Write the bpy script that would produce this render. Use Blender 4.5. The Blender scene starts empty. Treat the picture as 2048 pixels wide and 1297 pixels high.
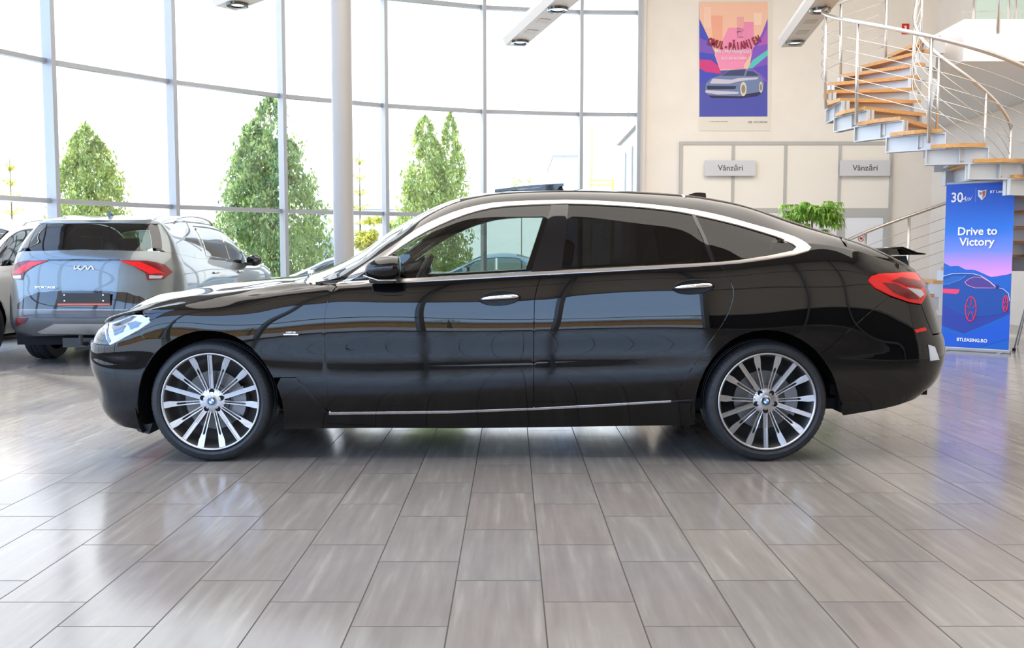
import bpy, bmesh, math, random
import numpy as np
from mathutils import Vector, Matrix
from mathutils.bvhtree import BVHTree
from mathutils.geometry import delaunay_2d_cdt
SC = bpy.context.scene
COL = SC.collection
# ------------------------------------------------------------------ camera
CAMH = 1.124; FPX = 1820.0
PITCH = math.atan((648.5-519)/FPX); YAW = math.atan(1.5/FPX)
cd = bpy.data.cameras.new('camera'); cd.lens = FPX*36/2048; cd.sensor_width = 36; cd.clip_end = 500
cam = bpy.data.objects.new('camera', cd); COL.objects.link(cam)
cam.location = (0, 0, CAMH); cam.rotation_euler = (math.pi/2-PITCH, 0, -YAW)
SC.camera = cam
# ------------------------------------------------------------------ view and world
SC.view_settings.view_transform = 'Standard'; SC.view_settings.look = 'None'
SC.view_settings.gamma = 1; SC.view_settings.use_curve_mapping = False
SC.view_settings.exposure = 0.26
SC.cycles.use_denoising = True; SC.cycles.transparent_max_bounces = 32
SC.cycles.max_bounces = 10; SC.cycles.caustics_reflective = False; SC.cycles.caustics_refractive = False
w = bpy.data.worlds.new('sky'); SC.world = w; w.use_nodes = True
nt = w.node_tree; nt.nodes.clear()
def N(nt, t, **k):
    n = nt.nodes.new(t)
    for a, b in k.items(): setattr(n, a, b)
    return n
wo = N(nt, 'ShaderNodeOutputWorld'); bg = N(nt, 'ShaderNodeBackground')
tc = N(nt, 'ShaderNodeTexCoord'); sx = N(nt, 'ShaderNodeSeparateXYZ')
nt.links.new(tc.outputs['Generated'], sx.inputs[0])
# hazy bright sky towards +Y (where the sun stands), clear blue sky behind the camera
my = N(nt, 'ShaderNodeMapRange'); my.inputs[1].default_value = -0.35; my.inputs[2].default_value = 0.25
nt.links.new(sx.outputs[1], my.inputs[0])
rz = N(nt, 'ShaderNodeValToRGB'); nt.links.new(sx.outputs[2], rz.inputs[0])
e = rz.color_ramp.elements; e[0].position = 0.0; e[0].color = (2.6, 3.1, 4.0, 1); e[1].position = 0.6; e[1].color = (1.6, 2.7, 5.2, 1)
ne = e.new(0.12); ne.color = (2.7, 3.8, 5.6, 1)
mx = N(nt, 'ShaderNodeMix', data_type='RGBA'); nt.links.new(my.outputs[0], mx.inputs[0])
nt.links.new(rz.outputs[0], mx.inputs[6]); mx.inputs[7].default_value = (2.35, 2.5, 2.75, 1)
nt.links.new(mx.outputs[2], bg.inputs[0]); bg.inputs[1].default_value = 1.0
nt.links.new(bg.outputs[0], wo.inputs[0])
sun = bpy.data.lights.new('sun', 'SUN'); sun.energy = 7.0; sun.angle = math.radians(2); sun.color = (1, .95, .85)
so = bpy.data.objects.new('sun', sun); COL.objects.link(so)
so.rotation_euler = Vector((0.55, -0.55, -0.75)).to_track_quat('-Z', 'Y').to_euler()
def area(name, loc, sx_, sy_, power, rot=(0, 0, 0), col=(1, .93, .84)):
    l = bpy.data.lights.new(name, 'AREA'); l.shape = 'RECTANGLE'; l.size = sx_; l.size_y = sy_; l.energy = power; l.color = col
    o = bpy.data.objects.new(name, l); COL.objects.link(o); o.location = loc; o.rotation_euler = rot; return o
area('ceiling_fill', (1.5, 7.5, 8.1), 13, 13, 1500, col=(1, .94, .86))  # added fill sheet for the whole hall, made broad so its reflections stay dim
# ------------------------------------------------------------------ pixel rays
_f = FPX; _c, _s = math.cos(PITCH), math.sin(PITCH); _cy, _sy = math.cos(YAW), math.sin(YAW)
def ray(px, py):
    a = (px-1024)/_f; b = -(py-648.5)/_f
    d = (a, _c+b*_s, -_s+b*_c)
    return Vector((d[0]*_cy+d[1]*_sy, -d[0]*_sy+d[1]*_cy, d[2]))
EYE = Vector((0, 0, CAMH))
def at_y(px, py, y): d = ray(px, py); return EYE+d*(y/d.y)
def at_z(px, py, z): d = ray(px, py); return EYE+d*((z-CAMH)/d.z)
# ------------------------------------------------------------------ materials
def lin(c):
    if isinstance(c, str):
        c = [int(c[i:i+2], 16)/255 for i in (0, 2, 4)]
        return tuple(v/12.92 if v <= .04045 else ((v+.055)/1.055)**2.4 for v in c)+(1,)
    return tuple(c)+(1,) if len(c) == 3 else tuple(c)
MATS = {}
def mat(name, col='808080', rough=.5, metal=0, coat=0, ior=1.5, emit=None, es=1, spec=.5, trans=0):
    if name in MATS: return MATS[name]
    m = bpy.data.materials.new(name); m.use_nodes = True
    b = m.node_tree.nodes['Principled BSDF']
    b.inputs['Base Color'].default_value = lin(col); b.inputs['Roughness'].default_value = rough
    b.inputs['Metallic'].default_value = metal; b.inputs['Coat Weight'].default_value = coat
    b.inputs['Coat Roughness'].default_value = 0.01; b.inputs['IOR'].default_value = ior
    b.inputs['Specular IOR Level'].default_value = spec; b.inputs['Transmission Weight'].default_value = trans
    if emit: b.inputs['Emission Color'].default_value = lin(emit); b.inputs['Emission Strength'].default_value = es
    MATS[name] = m; return m
def noisy(name, c1, c2, scale=8, rough=.5, metal=0, bump=0, stretch=(1, 1, 1), detail=4):
    if name in MATS: return MATS[name]
    m = mat(name, c1, rough, metal); t = m.node_tree; b = t.nodes['Principled BSDF']
    co = N(t, 'ShaderNodeTexCoord'); mp = N(t, 'ShaderNodeMapping'); no = N(t, 'ShaderNodeTexNoise'); cr = N(t, 'ShaderNodeValToRGB')
    t.links.new(co.outputs['Object'], mp.inputs[0]); t.links.new(mp.outputs[0], no.inputs[0]); t.links.new(no.outputs[0], cr.inputs[0])
    mp.inputs['Scale'].default_value = stretch; no.inputs['Scale'].default_value = scale; no.inputs['Detail'].default_value = detail
    cr.color_ramp.elements[0].color = lin(c1); cr.color_ramp.elements[1].color = lin(c2)
    cr.color_ramp.elements[0].position = .35; cr.color_ramp.elements[1].position = .65
    t.links.new(cr.outputs[0], b.inputs['Base Color'])
    if bump:
        bp = N(t, 'ShaderNodeBump'); bp.inputs['Strength'].default_value = bump; bp.inputs['Distance'].default_value = .01
        t.links.new(no.outputs[0], bp.inputs['Height']); t.links.new(bp.outputs[0], b.inputs['Normal'])
    return m
def glass(name, tint, refl=1.0):
    if name in MATS: return MATS[name]
    m = bpy.data.materials.new(name); m.use_nodes = True; t = m.node_tree; t.nodes.clear()
    o = N(t, 'ShaderNodeOutputMaterial'); mi = N(t, 'ShaderNodeMixShader'); tr = N(t, 'ShaderNodeBsdfTransparent'); gl = N(t, 'ShaderNodeBsdfGlossy')
    lw = N(t, 'ShaderNodeLayerWeight'); lw.inputs[0].default_value = .5
    p = N(t, 'ShaderNodeMath', operation='POWER'); p.inputs[1].default_value = 5
    q = N(t, 'ShaderNodeMath', operation='MULTIPLY_ADD'); q.inputs[1].default_value = .9*refl; q.inputs[2].default_value = .045*refl
    t.links.new(lw.outputs['Facing'], p.inputs[0]); t.links.new(p.outputs[0], q.inputs[0]); t.links.new(q.outputs[0], mi.inputs[0])
    tr.inputs[0].default_value = lin(tint); gl.inputs['Roughness'].default_value = 0.0
    t.links.new(tr.outputs[0], mi.inputs[1]); t.links.new(gl.outputs[0], mi.inputs[2]); t.links.new(mi.outputs[0], o.inputs[0])
    MATS[name] = m; return m
# ------------------------------------------------------------------ object helpers
def tag(o, label=None, cat=None, group=None, kind=None):
    if label: o['label'] = label
    if cat: o['category'] = cat
    if group: o['group'] = group
    if kind: o['kind'] = kind
    return o
def empty(name, loc=(0, 0, 0), rz=0, label=None, cat=None, group=None):
    o = bpy.data.objects.new(name, None); COL.objects.link(o); o.location = loc; o.rotation_euler = (0, 0, rz); o.empty_display_size = .1
    return tag(o, label, cat, group)
def link(name, me, parent=None, world=True):
    o = bpy.data.objects.new(name, me); COL.objects.link(o)
    if parent is not None:
        o.parent = parent
        if world:
            r = parent; M = Matrix.Identity(4)
            chain = []
            while r is not None: chain.append(r); r = r.parent
            for r in reversed(chain): M = M @ r.matrix_parent_inverse @ r.matrix_basis
            o.matrix_parent_inverse = M.inverted()
    return o
def mesh(name, V, F, m=None, parent=None, smooth=False, world=True, mats=None, fm=None, angle=None):
    me = bpy.data.meshes.new(name); me.from_pydata([tuple(v) for v in V], [], [tuple(f) for f in F])
    if m is not None: me.materials.append(m)
    if mats:
        for x in mats: me.materials.append(x)
        for i, p in enumerate(me.polygons): p.material_index = fm[i]
    if smooth: me.shade_smooth()
    if angle: me.set_sharp_from_angle(angle=math.radians(angle))
    me.validate(); me.update()
    return link(name, me, parent, world)
class MB:
    """collects simple solids into one mesh"""
    def __init__(s): s.V = []; s.F = []
    def add(s, V, F):
        n = len(s.V); s.V += [tuple(v) for v in V]; s.F += [tuple(i+n for i in f) for f in F]; return s
    def box(s, a, b, M=None):
        x0, y0, z0 = a; x1, y1, z1 = b
        V = [Vector(p) for p in ((x0, y0, z0), (x1, y0, z0), (x1, y1, z0), (x0, y1, z0), (x0, y0, z1), (x1, y0, z1), (x1, y1, z1), (x0, y1, z1))]
        if M is not None: V = [M @ v for v in V]
        return s.add(V, [(0, 3, 2, 1), (4, 5, 6, 7), (0, 1, 5, 4), (1, 2, 6, 5), (2, 3, 7, 6), (3, 0, 4, 7)])
    def prism(s, pts, d, M=None, axis='y', off=0):
        """pts in 2D; extruded by d along axis"""
        def P(p, k):
            if axis == 'y': v = Vector((p[0], off+k, p[1]))
            elif axis == 'z': v = Vector((p[0], p[1], off+k))
            else: v = Vector((off+k, p[0], p[1]))
            return M @ v if M is not None else v
        n = len(pts); V = [P(p, 0) for p in pts]+[P(p, d) for p in pts]
        F = [tuple(range(n))[::-1], tuple(range(n, 2*n))]+[(i, (i+1) % n, n+(i+1) % n, n+i) for i in range(n)]
        return s.add(V, F)
    def tube(s, pts, r, n=8, closed=False, cap=True):
        pts = [Vector(p) for p in pts]; k = len(pts); rs = r if isinstance(r, (list, tuple)) else [r]*k
        up = None; V = []
        for i, p in enumerate(pts):
            if closed: t = pts[(i+1) % k]-pts[i-1]
            else: t = pts[min(i+1, k-1)]-pts[max(i-1, 0)]
            t.normalize()
            if up is None:
                up = Vector((0, 0, 1)) if abs(t.z) < .9 else Vector((1, 0, 0))
            a = (up-t*up.dot(t)); a.normalize(); up = a; b = t.cross(a)
            for j in range(n):
                q = 2*math.pi*j/n; V.append(p+(a*math.cos(q)+b*math.sin(q))*rs[i])
        F = []
        for i in range(k if closed else k-1):
            for j in range(n):
                a0 = i*n+j; a1 = i*n+(j+1) % n; i2 = ((i+1) % k)*n
                F.append((a0, a1, i2+(j+1) % n, i2+j))
        if cap and not closed: F.append(tuple(range(n))[::-1]); F.append(tuple(range((k-1)*n, k*n)))
        return s.add(V, F)
    def lathe(s, prof, n=48, M=None, closed=False):
        """prof (r, h) about the local z axis"""
        k = len(prof); V = []
        for r, h_ in prof:
            for j in range(n):
                a = 2*math.pi*j/n; v = Vector((r*math.cos(a), r*math.sin(a), h_)); V.append(M @ v if M is not None else v)
        F = []
        for i in range(k if closed else k-1):
            for j in range(n):
                i2 = (i+1) % k; F.append((i*n+j, i*n+(j+1) % n, i2*n+(j+1) % n, i2*n+j))
        return s.add(V, F)
    def disc(s, r, h_, n=32, M=None):
        V = [Vector((r*math.cos(2*math.pi*j/n), r*math.sin(2*math.pi*j/n), h_)) for j in range(n)]
        return s.add([M @ v if M is not None else v for v in V], [tuple(range(n))])
    def build(s, name, m, parent=None, smooth=False, angle=None, world=True):
        return mesh(name, s.V, s.F, m, parent, smooth or bool(angle), world, angle=angle)
def bevel(o, wd=.01, seg=2):
    md = o.modifiers.new('bevel', 'BEVEL'); md.width = wd; md.segments = seg; md.limit_method = 'ANGLE'; return o
def text(name, body, m, size, M, parent=None, ext=.001, align='CENTER', bold=0, sx_=1.0, shear=0, kind=None):
    c = bpy.data.curves.new(name, 'FONT'); c.body = body; c.size = size; c.align_x = align; c.align_y = 'CENTER'; c.extrude = ext; c.offset = bold; c.shear = shear
    c.resolution_u = 3
    o = bpy.data.objects.new(name, c); COL.objects.link(o)
    me = bpy.data.meshes.new_from_object(o); bpy.data.objects.remove(o)
    me.materials.clear(); me.materials.append(m)
    me.transform(M @ Matrix.Diagonal((sx_, 1, 1, 1)))
    return link(name, me, parent)
def facing(loc, rz=0):
    """matrix that stands local XY upright facing -Y"""
    return Matrix.Translation(loc) @ Matrix.Rotation(rz, 4, 'Z') @ Matrix.Rotation(math.pi/2, 4, 'X')
def struct(name, o): o['kind'] = 'structure'; return o
def copy_tree(o, parent=None):
    c = o.copy(); COL.objects.link(c)
    if parent is not None: c.parent = parent
    for ch in list(o.children): copy_tree(ch, c)
    return c
# ------------------------------------------------------------------ splines
def nat_spline(xs, ys):
    """natural cubic spline, returns a vectorised function (linear beyond the ends)"""
    xs = np.asarray(xs, float); ys = np.asarray(ys, float); n = len(xs)
    if n == 2:
        return lambda q: ys[0]+(np.asarray(q, float)-xs[0])*(ys[1]-ys[0])/(xs[1]-xs[0])
    h = np.diff(xs); A = np.zeros((n, n)); b = np.zeros((n,)+ys.shape[1:]); A[0, 0] = A[-1, -1] = 1
    for i in range(1, n-1):
        A[i, i-1] = h[i-1]; A[i, i] = 2*(h[i-1]+h[i]); A[i, i+1] = h[i]
        b[i] = 6*((ys[i+1]-ys[i])/h[i]-(ys[i]-ys[i-1])/h[i-1])
    m = np.linalg.solve(A, b)
    def ev(q):
        q = np.asarray(q, float); qq = np.clip(q, xs[0], xs[-1]); i = np.clip(np.searchsorted(xs, qq)-1, 0, n-2)
        d = qq-xs[i]; hi = h[i]; y0 = ys[i]; y1 = ys[i+1]; m0 = m[i]; m1 = m[i+1]
        if ys.ndim > 1: d = d[..., None]; hi = hi[..., None]
        c1 = (y1-y0)/hi-hi*(2*m0+m1)/6
        r = y0+d*(c1+d*(m0/2+d*(m1-m0)/(6*hi)))
        s0 = (ys[1]-ys[0])/h[0]-h[0]*(2*m[0]+m[1])/6; s1 = (ys[-1]-ys[-2])/h[-1]+h[-1]*(2*m[-1]+m[-2])/6
        lo = np.minimum(q-xs[0], 0); hi2 = np.maximum(q-xs[-1], 0)
        if ys.ndim > 1: lo = lo[..., None]; hi2 = hi2[..., None]
        return r+lo*s0+hi2*s1
    return ev
class Loft:
    """half body: length lines blended across by cubic splines. lines: list of dict(t, x, z, w, xn, xt)"""
    def __init__(s, lines, xa, xb, yc, nf=2.5, nb=3.0, step=.03, L=.9, dim=None):
        s.yc = yc; s.xa = xa; s.xb = xb
        def table(n, a_, w_):   # superellipse corner by arc length: (distance, cos part, sin part)
            th = np.linspace(0, math.pi/2, 6001); c = np.maximum(np.cos(th), 0)**(2/n); q = np.maximum(np.sin(th), 0)**(2/n)
            d = np.concatenate([[0], np.cumsum(np.hypot(np.diff(c)*a_, np.diff(q)*w_))]); return d, c, q
        s.tf = table(nf, xa-min(l['xn'] for l in lines), .9); s.tb = table(nb, max(l['xt'] for l in lines)-xb, .9)
        s.Lf = s.tf[0][-1]; s.Lb = s.tb[0][-1]
        s.T = np.array([l['t'] for l in lines], float)
        s.z = [nat_spline(l['x'], l['z']) for l in lines]; s.w = [nat_spline(l['x'], l['w']) for l in lines]
        s.xn = np.array([l['xn'] for l in lines]); s.xt = np.array([l['xt'] for l in lines])
        s.card = nat_spline(s.T, np.eye(len(lines)))
        s.s0 = xa-s.Lf; s.s1 = xb+s.Lb; s.t1 = s.T[-1]
        ns = int((s.s1-s.s0)/step)+1; ntt = int(s.t1/step)+1
        S, T = np.meshgrid(np.linspace(s.s0, s.s1, ns), np.linspace(0, s.t1, ntt), indexing='ij')
        s.G = s.P(S.ravel(), T.ravel()); s.ST = np.stack([S.ravel(), T.ravel()], 1)
        F = []
        for i in range(ns-1):
            for j in range(ntt-1):
                a = i*ntt+j; F.append((a, a+1, a+ntt)); F.append((a+1, a+ntt+1, a+ntt))
        s.F = F; s.bvh = BVHTree.FromPolygons([Vector(v) for v in s.G], F, all_triangles=True)
    def P(s, S, T):
        S = np.atleast_1d(np.asarray(S, float)); T = np.atleast_1d(np.asarray(T, float))
        B = s.card(T); xs = np.zeros(len(S)); ws = np.zeros(len(S)); zs = np.zeros(len(S))
        mid = np.clip(S, s.xa, s.xb)
        df = np.clip(S-s.s0, 0, s.Lf); db = np.clip(s.s1-S, 0, s.Lb)
        cf = np.interp(df, s.tf[0], s.tf[1]); sf = np.interp(df, s.tf[0], s.tf[2])
        cb = np.interp(db, s.tb[0], s.tb[1]); sb = np.interp(db, s.tb[0], s.tb[2])
        for i in range(len(s.T)):
            x = np.where(S < s.xa, s.xa-(s.xa-s.xn[i])*cf, np.where(S > s.xb, s.xb+(s.xt[i]-s.xb)*cb, mid))
            w_ = s.w[i](x)*np.where(S < s.xa, sf, np.where(S > s.xb, sb, 1.0))
            xs += B[:, i]*x; ws += B[:, i]*w_; zs += B[:, i]*s.z[i](x)
        return np.stack([xs, s.yc-ws, zs], 1)
    def normals(s, S, T):
        e = .004
        a = s.P(np.clip(S+e, s.s0+1e-4, s.s1-1e-4), T)-s.P(np.clip(S-e, s.s0+1e-4, s.s1-1e-4), T)
        b = s.P(S, np.clip(T+e, 0, s.t1))-s.P(S, np.clip(T-e, 0, s.t1))
        n = np.cross(a, b); l = np.linalg.norm(n, axis=1, keepdims=True); l[l < 1e-12] = 1
        return n/l
    def hit(s, p, cache={}):
        if p[0] == 's': return (p[1], p[2])
        if p[0] == 'x':  # a point of the side view: x, z of the surface itself
            o = Vector((p[1], s.yc-3, p[2])); d = Vector((0, 1, 0))
        elif s.M is None: o = EYE; d = ray(p[0], p[1]).normalized()
        else:
            o = s.M @ EYE; d = (s.M.to_3x3() @ ray(p[0], p[1])).normalized()
        h_ = s.bvh.ray_cast(o, d)
        if h_[0] is None:   # nearest surface point to the ray
            g = s.G-np.array(o); dd = np.array(d); k = (g @ dd)
            dist = np.linalg.norm(g-k[:, None]*dd, axis=1)+1e-3*k; i = int(np.argmin(dist)); return tuple(s.ST[i])
        f = s.F[h_[2]]; a, b, c = (Vector(s.G[i]) for i in f); q = h_[0]
        v0, v1, v2 = b-a, c-a, q-a; d00, d01, d11, d20, d21 = v0.dot(v0), v0.dot(v1), v1.dot(v1), v2.dot(v0), v2.dot(v1)
        den = d00*d11-d01*d01 or 1e-9; v = (d11*d20-d01*d21)/den; w_ = (d00*d21-d01*d20)/den
        st = s.ST[f[0]]*(1-v-w_)+s.ST[f[1]]*v+s.ST[f[2]]*w_
        return float(st[0]), float(st[1])
    M = None
    def poly(s, pts, smooth=0):
        """pts: pixels or ('s',s,t); returns a dense (s,t) polygon"""
        out = []; n = len(pts)
        for i in range(n):
            a, b = pts[i], pts[(i+1) % n]
            if a[0] not in ('s', 'x') and b[0] not in ('s', 'x'):
                k = max(1, int(math.hypot(b[0]-a[0], b[1]-a[1])/25))
                for j in range(k): out.append(s.hit((a[0]+(b[0]-a[0])*j/k, a[1]+(b[1]-a[1])*j/k)))
            else:
                A = s.hit(a); B = s.hit(b); k = max(1, int(math.hypot(B[0]-A[0], B[1]-A[1])/.06))
                for j in range(k): out.append((A[0]+(B[0]-A[0])*j/k, A[1]+(B[1]-A[1])*j/k))
        r = []
        for p in out:
            if not r or math.hypot(p[0]-r[-1][0], p[1]-r[-1][1]) > .0015: r.append(p)
        return r
    def panel(s, name, pts, m, parent, off=0.0, gap=.002, thick=.014, grid=.03, side=1, both=False, bulge=0, double=False):
        """side 1 near, -1 far (mirrored), both joined halves; returns objects"""
        P_ = s.poly(pts) if not isinstance(pts, np.ndarray) else [tuple(q) for q in pts]
        n = len(P_); A = sum(P_[i][0]*P_[(i+1) % n][1]-P_[(i+1) % n][0]*P_[i][1] for i in range(n))
        if A < 0: P_ = P_[::-1]
        if gap:
            Q = []
            for i in range(n):
                a, b, c = P_[i-1], P_[i], P_[(i+1) % n]
                d1 = Vector((b[0]-a[0], b[1]-a[1])); d2 = Vector((c[0]-b[0], c[1]-b[1]))
                if d1.length < 1e-6 or d2.length < 1e-6: Q.append(b); continue
                d1.normalize(); d2.normalize(); nn = Vector((-(d1.y+d2.y), d1.x+d2.x))
                if nn.length < .3: Q.append(b); continue
                nn.normalize()
                st = (b[0]+nn.x*gap, b[1]+nn.y*gap)
                if both and b[1] > s.t1-.004: st = (st[0], s.t1)
                if both and b[0] < s.s0+.004: st = (s.s0, st[1])
                if both and b[0] > s.s1-.004: st = (s.s1, st[1])
                Q.append(st)
            P_ = Q
        A = np.array(P_); lo = A.min(0); hi = A.max(0)
        gx = np.arange(lo[0]+grid/2, hi[0], grid); gy = np.arange(lo[1]+grid/2, hi[1], grid)
        X, Y = np.meshgrid(gx, gy, indexing='ij'); X = X.ravel(); Y = Y.ravel()
        ins = np.zeros(len(X), bool); dm = np.full(len(X), 9.)
        for i in range(n):
            x0, y0 = P_[i]; x1, y1 = P_[(i+1) % n]
            c = ((y0 > Y) != (y1 > Y)) & (X < (x1-x0)*(Y-y0)/((y1-y0) if y1 != y0 else 1e-12)+x0); ins ^= c
            L2 = (x1-x0)**2+(y1-y0)**2+1e-12; u = np.clip(((X-x0)*(x1-x0)+(Y-y0)*(y1-y0))/L2, 0, 1)
            dm = np.minimum(dm, np.hypot(X-x0-u*(x1-x0), Y-y0-u*(y1-y0)))
        k = ins & (dm > grid*.35)
        V2 = [Vector(p) for p in P_]+[Vector((a, b)) for a, b in zip(X[k], Y[k])]
        r = delaunay_2d_cdt(V2, [(i, (i+1) % n) for i in range(n)], [], 1, 1e-6)
        vv = np.array([tuple(v) for v in r[0]]); tris = [tuple(f) for f in r[2]]
        S = np.clip(vv[:, 0], s.s0, s.s1); T = np.clip(vv[:, 1], 0, s.t1)
        C = s.P(S, T); NN = s.normals(S, T)
        o_ = off
        if bulge: pass
        C = C+NN*o_
        # boundary edges
        cnt = {}
        for f in tris:
            for i in range(len(f)):
                a, b = f[i], f[(i+1) % len(f)]; key = (min(a, b), max(a, b)); cnt.setdefault(key, []).append((a, b))
        bd = [v[0] for k_, v in cnt.items() if len(v) == 1]
        if both:  # leave the joined centre edge open
            def ctr(i): return abs(C[i][1]-s.yc) < .004
            bd = [e_ for e_ in bd if not (ctr(e_[0]) and ctr(e_[1]))]
        V = C.tolist(); Nn = NN.tolist(); F = [tuple(f) for f in tris]; nb_ = {}
        # triangle winding to match normals
        if F:
            f = F[len(F)//2]; a, b, c = (np.array(V[i]) for i in f[:3])
            if np.dot(np.cross(b-a, c-a), np.array(Nn[f[0]])) < 0: F = [x[::-1] for x in F]; bd = [(b_, a_) for a_, b_ in bd]
        nf_top = len(F)
        if thick:
            rim = {}
            for a, b in bd:
                for q in (a, b):
                    if q not in rim: rim[q] = len(V); V.append(C[q].tolist()); V.append((C[q]-NN[q]*thick).tolist()); Nn += [Nn[q], Nn[q]]
                F.append((rim[b], rim[a], rim[a]+1, rim[b]+1))
        if double:
            k0 = len(V); V += (C-NN*thick).tolist(); Nn += (-NN).tolist(); F += [tuple(i+k0 for i in f[::-1]) for f in F[:nf_top]]
        objs = []
        def mk(V, F, Nn, nm):
            me = bpy.data.meshes.new(nm); me.from_pydata(V, [], F); me.materials.append(m)
            me.shade_smooth()
            nl = []
            for fi, f in enumerate(F):
                side_f = (fi % FT >= nf_top and not (double and fi % FT >= FT-nf_top))
                for i in f:
                    nl.append(Nn[i])
            me.normals_split_custom_set([tuple(x) for x in nl]); me.update()
            return link(nm, me, parent)
        FT = len(F)
        yc = s.yc
        def mir(V, Nn, F):
            return [(v[0], 2*yc-v[1], v[2]) for v in V], [(q[0], -q[1], q[2]) for q in Nn], [f[::-1] for f in F]
        if both:
            V2_, N2_, F2_ = mir(V, Nn, F); k0 = len(V)
            o = mk(V+V2_, F+[tuple(i+k0 for i in f) for f in F2_], Nn+N2_, name); return [o]
        if side in (1, 0): objs.append(mk(V, F, Nn, name))
        if side in (-1, 0):
            V2_, N2_, F2_ = mir(V, Nn, F); objs.append(mk(V2_, F2_, N2_, name))
        return objs
# ------------------------------------------------------------------ shared materials
PAINT = mat('black_paint', (.0018, .0019, .0024), .5, 0, 1.0); PAINT.node_tree.nodes['Principled BSDF'].inputs['Coat Roughness'].default_value = .004; PAINT.node_tree.nodes['Principled BSDF'].inputs['Coat Tint'].default_value = (1, 1, 1, 1)
PAINT.node_tree.nodes['Principled BSDF'].inputs['Specular IOR Level'].default_value = 0
PAINT.node_tree.nodes['Principled BSDF'].inputs['Coat IOR'].default_value = 1.52
CHROME = mat('satin_chrome', (.60, .57, .54), .25, 1)
POLCHR = mat('polished_chrome', (.85, .85, .86), .06, 1)
BLKPL = mat('black_plastic', (.012, .012, .013), .45)
GLOSSB = mat('gloss_black_trim', (.004, .004, .006), .06, 0, .6)
RUBBER = noisy('tyre_rubber', (.012, .013, .016), (.018, .019, .022), 40, .55)
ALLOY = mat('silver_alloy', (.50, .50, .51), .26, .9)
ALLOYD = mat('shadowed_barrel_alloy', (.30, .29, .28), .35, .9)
BRAKE = mat('brake_disc_steel', (.13, .128, .125), .35, .9)
CALIP = mat('caliper_grey', (.22, .22, .23), .4, .3)
DARK = mat('matte_black', (.006, .006, .007), .8, spec=.2)
REDL = mat('red_lens', (.62, .002, .004), .2, 0, .2)
REDD = mat('dark_red_lens', (.13, .002, .004), .2, 0, .3)
CLEARL = mat('clear_lens', (.42, .45, .48), .10, .5, 1.0)
LENSD = mat('headlight_inner', (.10, .12, .15), .15, .6, 1.0)
SEATM = mat('seat_leather', (.035, .030, .027), .55)
LINER = mat('headliner_cloth', (.25, .22, .19), .9)
GLF = glass('clear_car_glass', (.48, .54, .51), 1.5)
GLR = glass('tinted_car_glass', (.07, .07, .07))
GLB = glass('privacy_car_glass', (.02, .02, .02))
WHITE = mat('white_print', 'f4f4f6', .5)

# ------------------------------------------------------------------ black car
YC = 5.90
def L3(pts, xn, zn, xt, zt, t, wn=None):
    """pixel polyline (px,py,w) -> line dict; world points given as ('w',x,z,w)"""
    x = []; z = []; w_ = []
    for p in pts:
        if p[0] == 'w': q = (p[1], p[2], p[3])
        else: v = at_y(p[0], p[1], YC-p[2]); q = (v.x, v.z, p[2])
        x.append(q[0]); z.append(q[1]); w_.append(q[2])
    x = [xn]+x+[xt]; z = [zn]+z+[zt]; w_ = [w_[0]]+w_+[w_[-1]]
    return dict(t=t, x=x, z=z, w=w_, xn=xn, xt=xt)
_hp = [at_y(a, b, YC) for a, b in ((255, 613), (290, 600), (330, 588), (380, 578), (450, 568), (520, 560), (600, 551), (660, 544))]
HZ = nat_spline([p.x for p in _hp], [p.z for p in _hp])
def hood(dz, w_, xs=(-2.2, -2.0, -1.8, -1.6, -1.4, -1.22)): return [('w', x, float(HZ(x))-dz, w_) for x in xs]
roof = [(700, 523, .64), (730, 507, .64), (760, 485, .63), (800, 459, .61), (840, 434, .60), (870, 418, .59), (905, 403.5, .58), (945, 393, .57), (1000, 385.5, .56), (1060, 382.5, .56), (1130, 381, .56),
        (1210, 382.5, .56), (1290, 386.5, .56), (1350, 391, .56), (1400, 397, .57), (1450, 406, .58), (1500, 418, .60), (1550, 434, .62), (1600, 451, .64), (1650, 467, .67), (1700, 482, .70), (1750, 499, .72), (1800, 520, .73)]
rw = [at_y(a, b, YC-c) for a, b, c in roof]
RZ_ = nat_spline([-1.22, -1.12]+[p.x for p in rw], [float(HZ(-1.22))-.01, float(HZ(-1.12))+.0]+[p.z for p in rw])
def topz(x, sh, dz):
    k = min(max((-.1-x)/.6, 0), 1); return float(RZ_(x+sh*k))+dz*(1 if x > -1.1 else 0)
tops = lambda sh, dz, w_: hood(.035, w_, (-2.2,))+hood(.015, w_, (-2.0,))+hood(.004 if w_ else 0, w_, ( -1.8, -1.6, -1.42, -1.3))+[('w', x, topz(x, sh, dz), w_) for x in np.linspace(-1.1, 2.15, 26)]
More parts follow.
